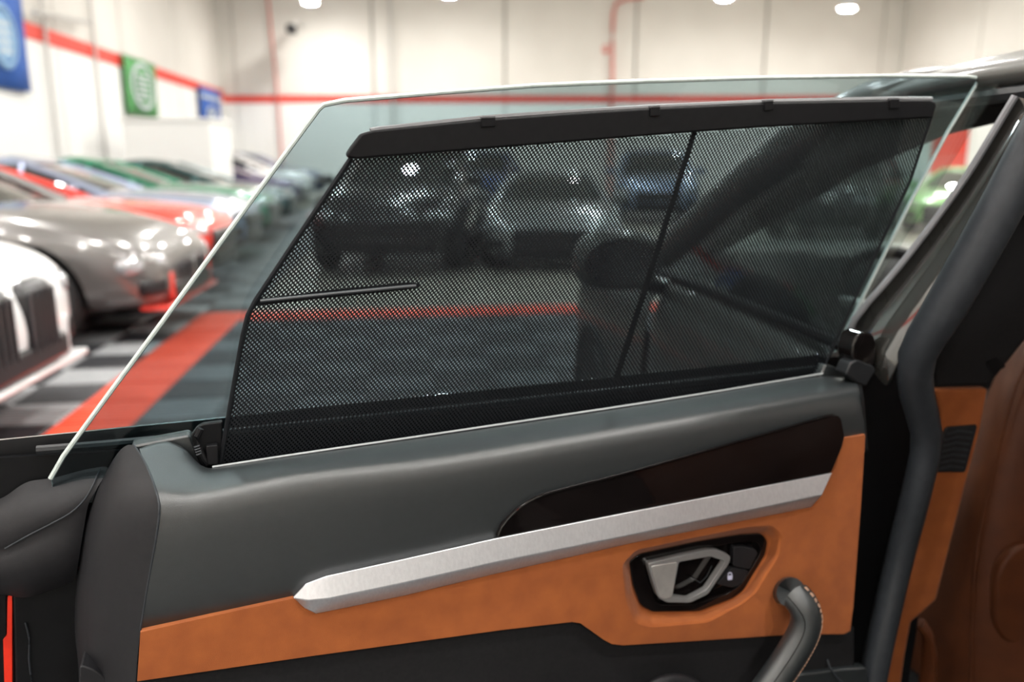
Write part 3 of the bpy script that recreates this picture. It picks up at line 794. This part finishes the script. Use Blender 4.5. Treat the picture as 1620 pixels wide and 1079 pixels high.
# dark jamb behind the hinge gap
wplate('door_jamb', [(1335, 548), (1400, 560), (1470, 600), (1480, 700), (1450, 1000), (1400, 1300), (1290, 1300), (1330, 800)], 1.58, .05, M_BLACK, car)
ub = wplate('upper_pillar_trim', [(1478, 616), (1462, 560), (1490, 500), (1600, 300), (1690, 140), (1760, 160), (1720, 420), (1640, 520), (1566, 614)], 1.575, .05, M_TRIMDK, car, bevel=.012, bseg=3)
lb_pts = [(1480, 617), (1564, 615), (1552, 680), (1528, 770), (1505, 860), (1482, 950), (1442, 985), (1432, 1040), (1420, 1130), (1380, 1130), (1392, 1060), (1430, 900), (1468, 760), (1487, 690), (1488, 650)]
lb = wplate('lower_pillar_trim', lb_pts, 1.56, .05, M_SUEDE, car, bevel=.006, bseg=3)
gr = wplate('speaker_grille', [(1496, 676), (1548, 672), (1528, 748), (1478, 748), (1476, 740)], 1.556, .02, M_RUBBER, lb, r=6, bevel=.003)
for k in range(7):
    y0 = 684 + k * 9.3
    xl = 1496 - k * 2.6; xr = 1541 - k * 2.4
    tube('grille_rib', [W(xl + 2, y0 + 3, 1.555), W((xl + xr) / 2, y0 - 2, 1.5545), W(xr - 2, y0 + 1, 1.555)], .0022, M_SEAL, gr, segs=6)
wplate('belt_slot', [(1560, 574), (1580, 566), (1592, 580), (1570, 592)], 1.572, .01, M_BLACK, ub, r=4)
# belt stalk and buckle
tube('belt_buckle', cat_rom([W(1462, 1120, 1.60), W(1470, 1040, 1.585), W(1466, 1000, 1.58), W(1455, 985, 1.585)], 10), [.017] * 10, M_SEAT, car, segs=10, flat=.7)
# front seat
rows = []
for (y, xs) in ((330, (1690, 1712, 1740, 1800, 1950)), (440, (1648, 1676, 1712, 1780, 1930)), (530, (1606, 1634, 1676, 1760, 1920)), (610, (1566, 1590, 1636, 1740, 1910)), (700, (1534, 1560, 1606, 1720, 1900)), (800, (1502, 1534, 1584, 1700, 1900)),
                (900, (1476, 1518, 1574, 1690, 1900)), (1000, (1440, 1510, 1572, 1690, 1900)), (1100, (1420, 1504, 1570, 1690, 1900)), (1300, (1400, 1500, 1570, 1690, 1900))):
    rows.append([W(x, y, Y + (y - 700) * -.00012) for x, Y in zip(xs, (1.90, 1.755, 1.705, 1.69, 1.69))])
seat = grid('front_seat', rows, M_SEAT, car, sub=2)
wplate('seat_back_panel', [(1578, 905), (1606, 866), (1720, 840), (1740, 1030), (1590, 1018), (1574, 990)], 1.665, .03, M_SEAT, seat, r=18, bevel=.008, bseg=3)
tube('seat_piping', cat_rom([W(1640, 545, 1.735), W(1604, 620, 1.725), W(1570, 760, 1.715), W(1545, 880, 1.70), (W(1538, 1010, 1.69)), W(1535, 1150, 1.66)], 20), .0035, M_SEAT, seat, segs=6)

# ================================================================== THE OPEN REAR DOOR
_a = at_y(222, 900, 1.0); _b = at_y(1365, 690, 1.40)
DO = Vector((_a.x, _a.y, 0)); DU = Vector((_b.x - _a.x, _b.y - _a.y, 0)).normalized()
DN = Vector((DU.y, -DU.x, 0))            # towards the cabin side (the camera)
ZBELT = 1.10
def D(px, py, w=0.0, lean=0.0):
    """point of the door face at offset w from the inner skin; glass and shade lean inwards above the belt"""
    r = ray(px, py); g = DN - Vector((0, 0, lean))
    t = (w + DN.dot(DO) - lean * ZBELT - g.dot(CAM)) / g.dot(r)
    return CAM + r * t
door = empty('rear_door', (0, 0, 0))
door['label'] = 'open rear door in grey leather and orange suede with window up'
door.parent = car
def dplate(name, pts, w, th, m, parent=None, holes=(), r=0, lean=0.0, n=4, **kw):
    if r: pts = fillet(pts, r, n)
    return plate3(name, [D(x, y, w, lean) for x, y in pts], DN * -th, m, parent or door, [[D(x, y, w, lean) for x, y in h] for h in holes], **kw)
def dpath(pts, n, lean=0.0): return [D(p[0], p[1], p[2], lean) for p in cat_rom(pts, n)]

def dpathx(pts, n):
    xs = [p[0] for p in pts]; P = [Vector(p) for p in pts]; out = []
    def tang(i):
        a, b = max(i - 1, 0), min(i + 1, len(P) - 1)
        return (P[b] - P[a]) / (P[b].x - P[a].x)
    for k in range(n):
        x = xs[0] + (xs[-1] - xs[0]) * (k / (n - 1)); i = 0
        while i < len(P) - 2 and xs[i + 1] < x: i += 1
        hh = xs[i + 1] - xs[i]; f = (x - xs[i]) / hh; f2, f3 = f * f, f ** 3
        v = P[i] * (2 * f3 - 3 * f2 + 1) + tang(i) * hh * (f3 - 2 * f2 + f) + P[i + 1] * (-2 * f3 + 3 * f2) + tang(i + 1) * hh * (f3 - f2)
        out.append(D(*v))
    return out
# ---- upper leather panel: shelf, rounded crest, face
LB = -.135
nC = 60
r_back2 = [(222, 712, -.10), (262, 700, -.11), (300, 716, -.105), (322, 748, -.085), (345, 742, -.085), (480, 721, -.082), (700, 690, -.082), (1080, 633, -.08), (1300, 598, -.08), (1352, 601, -.07)]
r_back = [(218, 706, -.10), (258, 692, -.112), (296, 706, -.108), (318, 740, -.082), (343, 737, -.08), (480, 717, -.078), (700, 685, -.078), (1080, 628, -.078), (1300, 592, -.078), (1350, 597, -.068)]
r_mid = [(232, 738, -.062), (300, 748, -.055), (480, 731, -.04), (700, 702, -.04), (1080, 643, -.04), (1300, 605, -.045), (1354, 603, -.045)]
r_crest1 = [(246, 776, -.016), (310, 778, -.013), (480, 744, -.013), (700, 719, -.013), (925, 682, -.013), (1080, 656, -.013), (1300, 618, -.015), (1357, 609, -.02)]
r_crest2 = [(253, 800, .0), (320, 793, .002), (480, 762, .002), (700, 735, .002), (925, 698, .002), (1080, 671, .002), (1300, 634, .0), (1361, 624, -.004)]
r_face = [(249, 850, .004), (330, 840, .005), (480, 812, .005), (700, 775, .005), (1080, 705, .005), (1300, 668, .003), (1366, 656, .0)]
r_low = [(234, 930, .002), (480, 880, .002), (800, 820, .002), (1080, 770, .002), (1369, 690, .0)]
r_bot = [(222, 1003, .0), (480, 960, .0), (800, 880, .0), (1080, 825, .0), (1371, 712, -.002)]
r_botb = [(222, 1008, -.02), (480, 965, -.02), (800, 885, -.02), (1080, 830, -.02), (1371, 716, -.02)]
upper = grid('upper_panel', [dpathx(r, nC) for r in (r_back2, r_back, r_mid, r_crest1, r_crest2, r_face, r_low, r_bot, r_botb)], M_LEATHER, door, sub=1)
# rounded left block behind the shelf end, so the shelf reaches the belt
dplate('shelf_block', [(206, 706), (300, 688), (308, 706), (330, 742), (262, 775), (236, 770)], -.115, .03, M_LEATHER, r=6, bevel=.004)
# right end cap of the shelf
tube('shelf_piping', dpath([(336, 739, -.079), (480, 717, -.079), (700, 685, -.079), (1080, 628, -.079), (1302, 591, -.079)], 30), .0018, M_PIPING, upper, segs=6)
# ---- end cap towards the latch side
ec_r = [(210, 700, -.102), (230, 734, -.066), (245, 774, -.02), (251, 800, -.004), (247, 850, .0), (233, 930, -.002), (222, 1000, -.004), (214, 1090, -.006), (206, 1300, -.01)]
ec_m = [(196, 706, -.106), (205, 740, -.075), (215, 780, -.035), (214, 805, -.025), (208, 850, -.022), (196, 930, -.024), (190, 1000, -.026), (186, 1090, -.03), (180, 1300, -.03)]
ec_l = [(186, 716, -.11), (178, 750, -.085), (171, 790, -.06), (166, 815, -.055), (160, 850, -.05), (155, 930, -.052), (152, 1000, -.054), (150, 1090, -.056), (146, 1300, -.06)]
ec_b = [(172, 738, -.12), (150, 778, -.115), (136, 820, -.11), (130, 850, -.11), (126, 880, -.105), (118, 930, -.105), (116, 1000, -.105), (122, 1060, -.105), (124, 1300, -.105)]
ec_c = [(174, 738, -.17), (153, 778, -.17), (139, 820, -.17), (133, 850, -.17), (129, 880, -.17), (121, 930, -.17), (119, 1000, -.17), (125, 1060, -.17), (127, 1300, -.17)]
endcap = grid('end_cap', [dpath(r, 30) for r in (ec_r, ec_m, ec_l, ec_b, ec_c)], M_LEATHER_D, door, sub=1)
tube('panel_seam', dpath([(211, 703, -.1), (231, 735, -.063), (246, 775, -.017), (252, 802, -.001), (247, 850, .003), (233, 930, .001), (222, 998, -.001)], 24), .0016, M_SEAL, endcap, segs=6)
dplate('latch_cover', [(126, 1052), (150, 1060), (172, 1079), (182, 1120), (180, 1300), (118, 1300)], -.045, .05, M_LEATHER_D, endcap, r=8, bevel=.004)
# ---- rear corner cover with its crease, and the black latch face under it
cc = [[(-60, 800, -.16), (0, 790, -.15), (42, 762, -.15), (80, 757, -.15), (130, 744, -.15), (176, 735, -.155)],
      [(-60, 830, -.135), (0, 812, -.122), (45, 795, -.12), (85, 785, -.12), (125, 772, -.12), (158, 765, -.125)],
      [(-60, 866, -.125), (5, 862, -.11), (45, 842, -.106), (85, 822, -.106), (118, 806, -.108), (140, 795, -.115)],
      [(-60, 872, -.135), (5, 870, -.122), (45, 849, -.118), (86, 829, -.116), (118, 813, -.114), (138, 803, -.117)],
      [(-60, 905, -.125), (0, 895, -.108), (45, 885, -.10), (85, 875, -.10), (112, 868, -.104), (128, 862, -.11)],
      [(-60, 935, -.135), (0, 928, -.115), (40, 925, -.108), (80, 914, -.108), (108, 906, -.11), (122, 902, -.114)],
      [(-60, 945, -.17), (0, 940, -.155), (40, 946, -.145), (80, 934, -.145), (108, 924, -.145), (119, 920, -.145)]]
corner = grid('corner_cover', [dpath(r, 16) for r in cc], M_LEATHER_D, door, sub=1)
tube('corner_crease', dpath([(8, 868, -.114), (45, 847, -.110), (86, 826, -.108), (112, 811, -.107), (132, 792, -.114), (146, 770, -.122), (158, 742, -.146)], 20), .0013, M_SEAL, corner, segs=6)
dplate('latch_face', [(20, 925), (130, 900), (134, 1300), (30, 1300)], -.165, .04, M_BLACK, bevel=.003)
tube('latch_wire', dpath([(40, 985, -.162), (46, 1010, -.16), (46, 1045, -.16), (52, 1090, -.16)], 10), .0014, M_SEAL, door, segs=6)
dplate('edge_reflector', [(12, 945), (19, 942), (19, 1300), (13, 1300), (6, 1050), (5, 1012), (11, 1005)], -.168, .01, M_RED)
dplate('outer_edge', [(-60, 930), (9, 938), (9, 1300), (-60, 1300)], -.172, .03, M_BLACK)
# ---- outer skin and belt mouldings beyond the glass
def belt(y_off): return [(-80, 702 + y_off), (0, 694 + y_off), (180, 676 + y_off), (360, 658 + y_off), (480, 645 + y_off), (700, 622 + y_off), (1080, 583 + y_off), (1330, 556 + y_off)]
bw = -.175
outer = grid('outer_skin', [dpath([(x, y, w) for x, y in belt(o_)], 24) for o_, w in ((5, bw - .03), (3, bw), (26, bw + .006), (44, bw), (330, bw), (640, bw))], M_BLACK, door)
tube('belt_moulding', dpath([(x, y, bw - .006) for x, y in belt(5)], 24), .0042, M_RAIL, outer, segs=8)
tube('belt_bright_line', dpath([(x, y, bw - .004) for x, y in belt(2)], 24), .0012, M_CHROME, outer, segs=6)
tube('inner_belt_seal', dpath([(58, 712, -.15), (180, 702, -.15), (360, 684, -.15), (700, 648, -.15), (1080, 606, -.15), (1320, 580, -.15)], 24), .0065, M_RUBBER, outer, segs=8)
dplate('well_floor', [(-60, 728), (210, 712), (700, 660), (1330, 592), (1330, 650), (700, 740), (200, 780), (-60, 800)], -.16, .01, M_BLACK)
for k, off in enumerate((30, 52)):
    tube('seal_lip', dpath([(-60, 722 + off, -.17), (30, 712 + off * .9, -.17), (84, 704 + off * .8, -.17)], 8), .002, M_RUBBER, outer, segs=6)

# ---- window glass
LEAN = .10
GW = -.125
g_out = [(80, 757), (100, 722), (160, 640), (260, 505), (400, 314), (480, 205), (504, 173), (512, 166), (545, 159), (700, 146), (850, 135), (1000, 129), (1200, 123), (1400, 120), (1530, 121), (1544, 123), (1547, 128), (1542, 138), (1500, 207), (1440, 320), (1390, 420), (1340, 520), (1312, 580), (1300, 620), (700, 720), (200, 790), (90, 800)]
pg = [D(x, y, GW, LEAN) for x, y in g_out]
GT = .0042
winp = plate3('window_glass', pg, DN * -GT, M_DOORGLASS, door, smooth=False)
winp.data.materials.append(M_GEDGE)
for f in winp.data.polygons:
    if abs(f.normal.dot((DN - Vector((0, 0, LEAN))).normalized())) < .6: f.material_index = 1
vis = g_out[:23]
tube('polished_edge', [D(x, y, GW - GT / 2, LEAN) for x, y in vis], .0035, M_GEDGE, winp, segs=8)

# ---- sunshade
MW = -.092
shade = empty('sunshade', D(820, 690, MW), label='black perforated sunshade raised against the open door window', cat='sunshade')
m_out = [(556, 248), (532, 282), (470, 375), (404, 474), (392, 498), (384, 530), (374, 585), (345, 748), (700, 694), (1080, 638), (1294, 600), (1300, 588), (1340, 500), (1400, 370), (1440, 285), (1474, 182)]
top_edge = [(1474, 182), (1300, 190), (1100, 205), (800, 230), (556, 248)]
hem = [(x, y) for x, y in m_out]
# frame of the shade: hem along the slanted edges
rail_out = [(572, 211), (590, 206), (760, 189), (900, 179), (1030, 171), (1220, 162), (1410, 158), (1472, 157.5), (1481, 161), (1482, 168), (1477, 186), (1300, 196), (1200, 202), (1060, 212), (900, 225), (700, 241), (565, 251.5), (552, 250), (549, 243), (556, 232)]
rail = dplate('top_rail', rail_out, MW + .012, .018, M_RAIL, shade, lean=LEAN, bevel=.004, bseg=3)
tube('rail_top_edge', [D(x, y, MW + .004, LEAN) for x, y in [(586, 207.5), (600, 205), (760, 188), (900, 178), (1030, 170), (1220, 161), (1410, 157), (1473, 157)]], .0045, mat('rail satin top', (.10, .10, .105), rough=.35), rail, segs=8)
def clip(px, py, wpx, hook=False):
    m = M_RAIL
    c = dplate('rail_clip', [(px - wpx / 2, py - 5), (px + wpx / 2, py - 6), (px + wpx / 2, py + 9), (px - wpx / 2, py + 10)], MW + .0145, .003, m, rail, lean=LEAN, bevel=.0008)
    dplate('clip_top', [(px - wpx / 2, py - 7), (px + wpx / 2, py - 8), (px + wpx / 2, py - 4), (px - wpx / 2, py - 3)], MW + .0145, .022, MATS['rail satin top'], c, lean=LEAN, bevel=.0006)
clip(1037, 174, 15); clip(1217, 165, 14); clip(1416, 162, 15)
clip(773, 191, 22)
tube('wire_hook', [D(x, y, MW - .004, LEAN) for x, y in ((733, 191), (738, 187), (744, 186), (758, 185.4), (760, 187), (764, 196))], .0011, M_BLACK, rail, segs=6)
tube('wire_hook', [D(x, y, MW - .006, LEAN) for x, y in ((1106, 168), (1110, 163), (1136, 161.5), (1140, 165))], .0013, M_RAIL, rail, segs=6)
hl = [(556, 250), (470, 377), (404, 476), (392, 499), (384, 531), (374, 586), (347, 742)]
hr = [(1474, 184), (1440, 286), (1400, 371), (1340, 501), (1302, 586), (1294, 602)]
tube('shade_hem', [D(x, y, MW, LEAN) for x, y in hl], .0036, M_MESH, shade, segs=8)
tube('shade_hem', [D(x, y, MW, LEAN) for x, y in hr], .0026, M_MESH, shade, segs=8)
tube('pull_tab', [D(x, y, MW + .004, LEAN) for x, y in ((412, 476), (520, 465), (640, 453.5), (658, 452))], .0024, mat('tab satin', (.05, .055, .06), rough=.35), shade, segs=8)
dplate('tab_pocket', [(402, 474), (520, 459), (640, 447), (662, 448), (664, 455), (640, 459), (520, 471), (406, 484)], MW - .0015, .001, M_MESH, shade, lean=LEAN)
dplate('support_stay', [(1097, 205), (1104, 205), (1052, 372), (982, 592), (980, 602), (970, 602), (974, 590), (1045, 370)], MW - .006, .003, M_BLACK, shade, lean=LEAN)
# perforated mesh as real holes
def mesh_cells():
    O3 = D(900, 420, MW, LEAN)
    zv = (Vector((0, 0, 1)) + DN * LEAN)      # in-plane "up"
    poly = []
    for x, y in m_out:
        p = D(x, y, MW, LEAN) - O3
        poly.append((p.dot(DU), p.z))
    pa = Vector((.00225, -.0032)); pb = Vector((.00415, .0032))
    xs = [p[0] for p in poly]; ys_ = [p[1] for p in poly]
    def inside(x, y):
        c = False; m = len(poly)
        for i in range(m):
            x1, y1 = poly[i]; x2, y2 = poly[i - 1]
            if (y1 > y) != (y2 > y) and x < (x2 - x1) * (y - y1) / (y2 - y1) + x1: c = not c
        return c
    # one cell: parallelogram rim (8 points) and elliptical hole (8 points)
    co = [(-.5, -.5), (0, -.5), (.5, -.5), (.5, 0), (.5, .5), (0, .5), (-.5, .5), (-.5, 0)]
    outer_ = [pa * a + pb * b for a, b in co]
    hole = []
    for q in outer_:
        d = q.normalized(); th = math.atan2(d.y, d.x) - math.radians(62)
        ra, rb = .00178, .00118
        rr = ra * rb / math.sqrt((rb * math.cos(th)) ** 2 + (ra * math.sin(th)) ** 2)
        hole.append(d * rr)
    verts = []; faces = []
    na = int(1.6 / .003)
    off = Vector(root_of(shade).location)
    span = max(max(map(abs, xs)), max(map(abs, ys_)))
    N = int(span / .0018)
    for a in range(-N, N):
        for b in range(-N, N):
            c = pa * a + pb * b
            if not (min(xs) < c.x < max(xs) and min(ys_) < c.y < max(ys_)): continue
            if not inside(c.x, c.y): continue
            k = len(verts)
            for q in outer_ + hole:
                p = c + q
                verts.append(tuple(O3 + DU * p.x + zv * p.y - off))
            for i in range(8):
                j = (i + 1) % 8
                faces.append((k + i, k + j, k + 8 + j, k + 8 + i))
    return verts, faces
mv, mf = mesh_cells()
mm = bpy.data.meshes.new('mesh_screen'); mm.from_pydata(mv, [], mf)
ms = link('mesh_screen', mm, M_MESH, shade, smooth=False, kind='stuff')
print('mesh cells', len(mv) // 16)
# bracket of the shade at the left end of the slot
br = dplate('end_bracket', [(302, 690), (312, 676), (322, 671), (352, 667), (352, 740), (318, 738), (306, 712)], -.10, .012, M_BLACK, shade, r=3, bevel=.002)
tube('bracket_arm', [D(x, y, -.092) for x, y in ((318, 678), (312, 690), (314, 708), (322, 724), (330, 734))], .0045, M_RAIL, br, segs=8)
dplate('bracket_block', [(326, 706), (344, 704), (346, 736), (328, 736)], -.086, .012, M_RAIL, br, bevel=.0015)
for k in range(4):
    tube('spring_coil', [D(307 + k * 1.2, 708 + k * 4, -.088), D(316 + k, 705 + k * 4, -.088)], .0015, M_SEAL, br, segs=6)

# ---- hinge-side top corner: black seal block with its foot
hb = cat_rom([(1318, 520, -.13), (1345, 522, -.135), (1372, 530, -.14), (1384, 545, -.14), (1384, 566, -.13), (1378, 585, -.12), (1366, 604, -.11)], 14)
blk = dplate('corner_seal_block', [(1350, 544), (1356, 530), (1368, 524), (1381, 528), (1388, 542), (1386, 556), (1384, 580), (1352, 578), (1348, 560)], -.035, .04, M_PIANO, r=5, bevel=.005, bseg=3)
dplate('seal_foot', [(1346, 574), (1356, 569), (1384, 580), (1386, 586), (1370, 612), (1356, 606), (1338, 592)], -.03, .03, M_RUBBER, blk, r=4, bevel=.003)
tube('corner_channel', [D(x, y, -.12) for x, y in ((1312, 550), (1332, 548), (1352, 546))], .005, M_CHROME, blk, segs=8)
tube('corner_channel', [D(x, y, -.12) for x, y in ((1310, 562), (1332, 559), (1354, 556))], .004, M_SATIN, blk, segs=8)
dplate('corner_base', [(1306, 566), (1356, 560), (1350, 600), (1310, 590)], -.125, .03, M_BLACK, blk)
# right end of the shelf
grid('shelf_end', [dpath(r, 8) for r in ([(1350, 597, -.068), (1356, 606, -.03), (1361, 624, -.004), (1366, 656, .0), (1371, 712, -.002)],
                                        [(1356, 596, -.075), (1362, 606, -.05), (1366, 624, -.02), (1369, 656, -.016), (1373, 712, -.018)],
                                        [(1352, 594, -.12), (1358, 604, -.12), (1362, 624, -.12), (1366, 656, -.12), (1370, 712, -.12)])], M_LEATHER, door)

dplate('shelf_corner', [(1306, 577), (1318, 579), (1345, 592), (1352, 600), (1350, 606), (1298, 606), (1296, 598)], -.082, .02, M_LEATHER, r=3, bevel=.003)
# ---- orange suede panel
rim_o = [(984, 893), (1006, 870), (1100, 850), (1180, 834), (1222, 831), (1238, 846), (1232, 880), (1196, 938), (1172, 957), (1120, 985), (1030, 993), (1004, 986), (990, 950)]
bez_o = [(996, 888), (1012, 877), (1100, 858), (1172, 846), (1205, 844), (1214, 856), (1210, 878), (1176, 934), (1160, 946), (1106, 967), (1032, 968), (1014, 958), (1002, 927)]
rim_f = fillet(rim_o, 8, 3); bez_f = fillet(bez_o, 6, 3)
s_out = [(222, 1001), (228, 999), (330, 976), (463, 947), (520, 960), (800, 890), (1290, 780), (1322, 740), (1332, 694), (1369, 688), (1362, 800), (1350, 960), (1345, 998), (1335, 1003), (1250, 1004), (1100, 1014), (985, 1021), (968, 1019), (955, 1012), (918, 986), (905, 984), (800, 996), (500, 1037), (217, 1078)]
suede = dplate('suede_panel', s_out, .006, .012, M_SUEDE, holes=[rim_f], bevel=.0025, bseg=3)
steps = 5
rows = []
for k in range(steps + 1):
    t = k / steps; e = t * t * (3 - 2 * t)
    rows.append([D(a[0] * (1 - t) + b[0] * t, a[1] * (1 - t) + b[1] * t, .0058 * (1 - e) + -.020 * e) for a, b in zip(rim_f, bez_f)])
grid('handle_recess', rows, M_SUEDE, suede, close=True)
# ---- dark lower panel
dplate('lower_panel', [(214, 1050), (905, 978), (955, 1009), (1100, 1006), (1352, 992), (1350, 1300), (200, 1300)], -.006, .03, M_TRIMDK, bevel=.003)
dplate('pocket_rim', [(1262, 1068), (1330, 1060), (1372, 1056), (1384, 1300), (1250, 1300)], .004, .02, M_LEATHER, r=6, bevel=.006, bseg=3)
tube('pocket_edge', dpath([(1309, 1044, .0), (1314, 1058, .006), (1324, 1072, .008), (1346, 1090, .01)], 10), .0022, M_SEAL, door, segs=6)
rows = [[D(x, y, w) for x, y in ((1005, 1100), (1022, 1080), (1042, 1068), (1066, 1064), (1090, 1067), (1112, 1080), (1124, 1100), (1130, 1250))] for w in (-.01, .025, .05)]
rows.insert(0, [D(x * .98 + 1066 * .02, y * .98 + 1110 * .02, -.02) for x, y in ((1005, 1100), (1022, 1080), (1042, 1068), (1066, 1064), (1090, 1067), (1112, 1080), (1124, 1100), (1130, 1250))])
rows.append([D(x * .9 + 1066 * .1, y * .9 + 1110 * .1 + 6, .058) for x, y in ((1005, 1100), (1022, 1080), (1042, 1068), (1066, 1064), (1090, 1067), (1112, 1080), (1124, 1100), (1130, 1250))])
grid('armrest', rows, M_LEATHER_D, door, capends=True, sub=1)
# ---- brushed trim bar with a crease
b_top = [(464, 944, .004), (484, 923, .010), (516, 911, .012), (640, 884, .012), (782, 852, .012), (1000, 809, .012), (1316, 748, .012)]
b_rid = [(465, 946, .007), (488, 950, .019), (520, 947, .021), (640, 922, .021), (782, 890, .021), (1000, 846, .021), (1300, 783, .021)]
b_bot = [(466, 948, .004), (482, 962, .008), (500, 971, .008), (640, 942, .008), (782, 908, .008), (1000, 859, .008), (1283, 802, .008)]
def lin(pts, n):
    out = []; m = len(pts) - 1
    for i in range(m):
        kk = n if i == m - 1 else n
        for j in range(n): out.append(Vector(pts[i]).lerp(Vector(pts[i + 1]), j / n))
    out.append(Vector(pts[-1])); return out
def q(rw, dw): return [(x, y, w + dw) for x, y, w in rw]
rows = [q(b_top, -.02), b_top, b_rid, b_bot, q(b_bot, -.02)]
bar_o = grid('trim_bar', [[D(*p) for p in lin(r, 3)] for r in rows], M_SILVER, door, capends=True, close=False, bevel=.0015)
plate_e = [D(1316, 748, .012), D(1300, 783, .021), D(1283, 802, .008), D(1290, 790, -.008), D(1312, 752, -.008)]
mesh('bar_end', plate_e, [(0, 1, 2, 3, 4)], M_SILVER, bar_o)
# ---- piano black insert
pn = [(786, 851), (795, 831), (820, 805), (845, 790), (866, 781), (1000, 747), (1160, 702), (1316, 658), (1326, 657), (1331, 664), (1336, 690), (1332, 708), (1315, 748), (1150, 780), (1000, 809), (860, 836)]
ins = dplate('gloss_insert', pn, .011, .012, M_PIANO, r=3, bevel=.004, bseg=3)
tube('insert_edge', dpath([(788, 848, .011), (797, 829, .012), (822, 803, .012), (846, 788.5, .012), (868, 780, .012), (1000, 746, .012), (1160, 701, .012), (1316, 657, .012)], 40), .0022, M_PIANO, ins, segs=8)

# ---- door handle
bez_in = fillet([(1019, 893), (1028, 884), (1120, 866), (1180, 857), (1196, 857), (1203, 864), (1203, 876), (1172, 926), (1150, 940), (1098, 956), (1045, 957), (1036, 950), (1026, 922)], 5, 3)
hn = dplate('door_handle', bez_f, -.015, .02, M_PIANO, holes=[bez_in], bevel=.002, bseg=3)
dplate('cup', [(1010, 880), (1205, 846), (1212, 870), (1165, 942), (1100, 966), (1036, 966), (1008, 925)], -.028, .01, M_PIANO, hn)
ring_o = fillet([(1025, 892), (1116, 871.5), (1136, 871), (1156, 880), (1154, 890), (1120, 940), (1092, 953.5), (1054, 953), (1041, 945), (1034, 925)], 5, 4)
ring_i = fillet([(1074, 889), (1124, 880), (1147, 888), (1144, 894), (1118, 933), (1090, 948), (1063, 944), (1066, 930)], 4, 4)
rows = []
for w, f in ((-.024, 0), (-.009, 0), (-.0055, .12)):
    rows.append((w, f))
lev = dplate('lever', ring_o, -.004, .012, M_SATIN, hn, holes=[ring_i], bevel=.0025, bseg=3)
lev.parent = hn
dplate('lever_pad', fillet([(1030, 896), (1072, 889), (1064, 945), (1050, 949), (1044, 944), (1036, 922)], 4, 3), -.003, .003, mat('satin lever pad', (.42, .40, .385), rough=.4, metal=.5), hn, bevel=.0008)
dplate('button', [(1161, 865), (1178, 865), (1195, 869), (1199, 875), (1186, 901), (1160, 896)], -.012, .012, M_LEATHER_D, hn, r=4, bevel=.001)
dplate('button', [(1159, 898.5), (1185, 903), (1176, 919), (1168, 927), (1158, 930), (1134, 924)], -.012, .012, M_LEATHER_D, hn, r=4, bevel=.001)
# padlock symbol on the lower button
ic = dplate('lock_symbol', [(1151, 911), (1159, 910), (1158.5, 917), (1151.5, 918)], -.0115, .0004, M_ICON, hn, r=1)
tube('lock_shackle', [D(x, y, -.0113) for x, y in ((1152, 911), (1152, 908), (1154, 906), (1157, 906.5), (1158, 910))], .0009, M_ICON, hn, segs=6)
tube('key_spring', [D(x, y, -.022) for x, y in ((1093, 913), (1108, 922), (1118, 912), (1126, 895))], .0008, M_SEAL, hn, segs=6)

# ---- grab handle
gh = cat_rom([(1240, 934, -.004), (1247, 935, .022), (1258, 942, .046), (1270, 956, .060), (1276, 974, .066), (1272, 998, .068), (1254, 1032, .068), (1222, 1079, .068), (1170, 1150, .066), (1130, 1210, .05)], 30)
gp = [D(*p) for p in gh]
grad = [.0265 + .0015 * math.sin(k / 29 * math.pi) for k in range(30)]
gb = tube('grab_handle', gp, grad, M_LEATHER, door, segs=20, flat=.92, up=DN, sub=0)
# end dome where it meets the panel top
frames = tube_geo(gp, grad, 20, .92, DN)
st_v, st_f = [], []
for row_k in (0, 1):
    idx = 1 - row_k * 0
    prev = None
    for k in range(2, 30):
        for sfrac in (.2, .7):
            if k >= 29: break
            a0 = math.radians(126 if row_k == 0 else 135)
            def onring(kk, ang):
                r = frames[kk]; t = ang / (2 * math.pi) * 20; i0 = int(math.floor(t)) % 20; f = t - math.floor(t)
                return r[i0].lerp(r[(i0 + 1) % 20], f)
            p = onring(k, a0).lerp(onring(k + 1, a0), sfrac); p2 = onring(k, a0).lerp(onring(k + 1, a0), sfrac + .32)
            c = (gp[k] + gp[k + 1]) / 2; nrm = (p - c).normalized()
            rr = tube_geo([p + nrm * .0004, p2 + nrm * .0004], .0009, 5); k0 = len(st_v)
            st_v += [v for r in rr for v in r]
            st_f += [(k0 + i, k0 + (i + 1) % 5, k0 + 5 + (i + 1) % 5, k0 + 5 + i) for i in range(5)]
mesh('stitching', st_v, st_f, M_STITCH, gb, kind='stuff')
def ringline(ang):
    out = []
    for kk in range(1, 30):
        r = frames[kk]; t = ang / (2 * math.pi) * 20; i0 = int(math.floor(t)) % 20; f = t - math.floor(t)
        out.append(r[i0].lerp(r[(i0 + 1) % 20], f))
    return out
tube('handle_seam', ringline(math.radians(48)), .0009, M_BLACK, gb, segs=6)
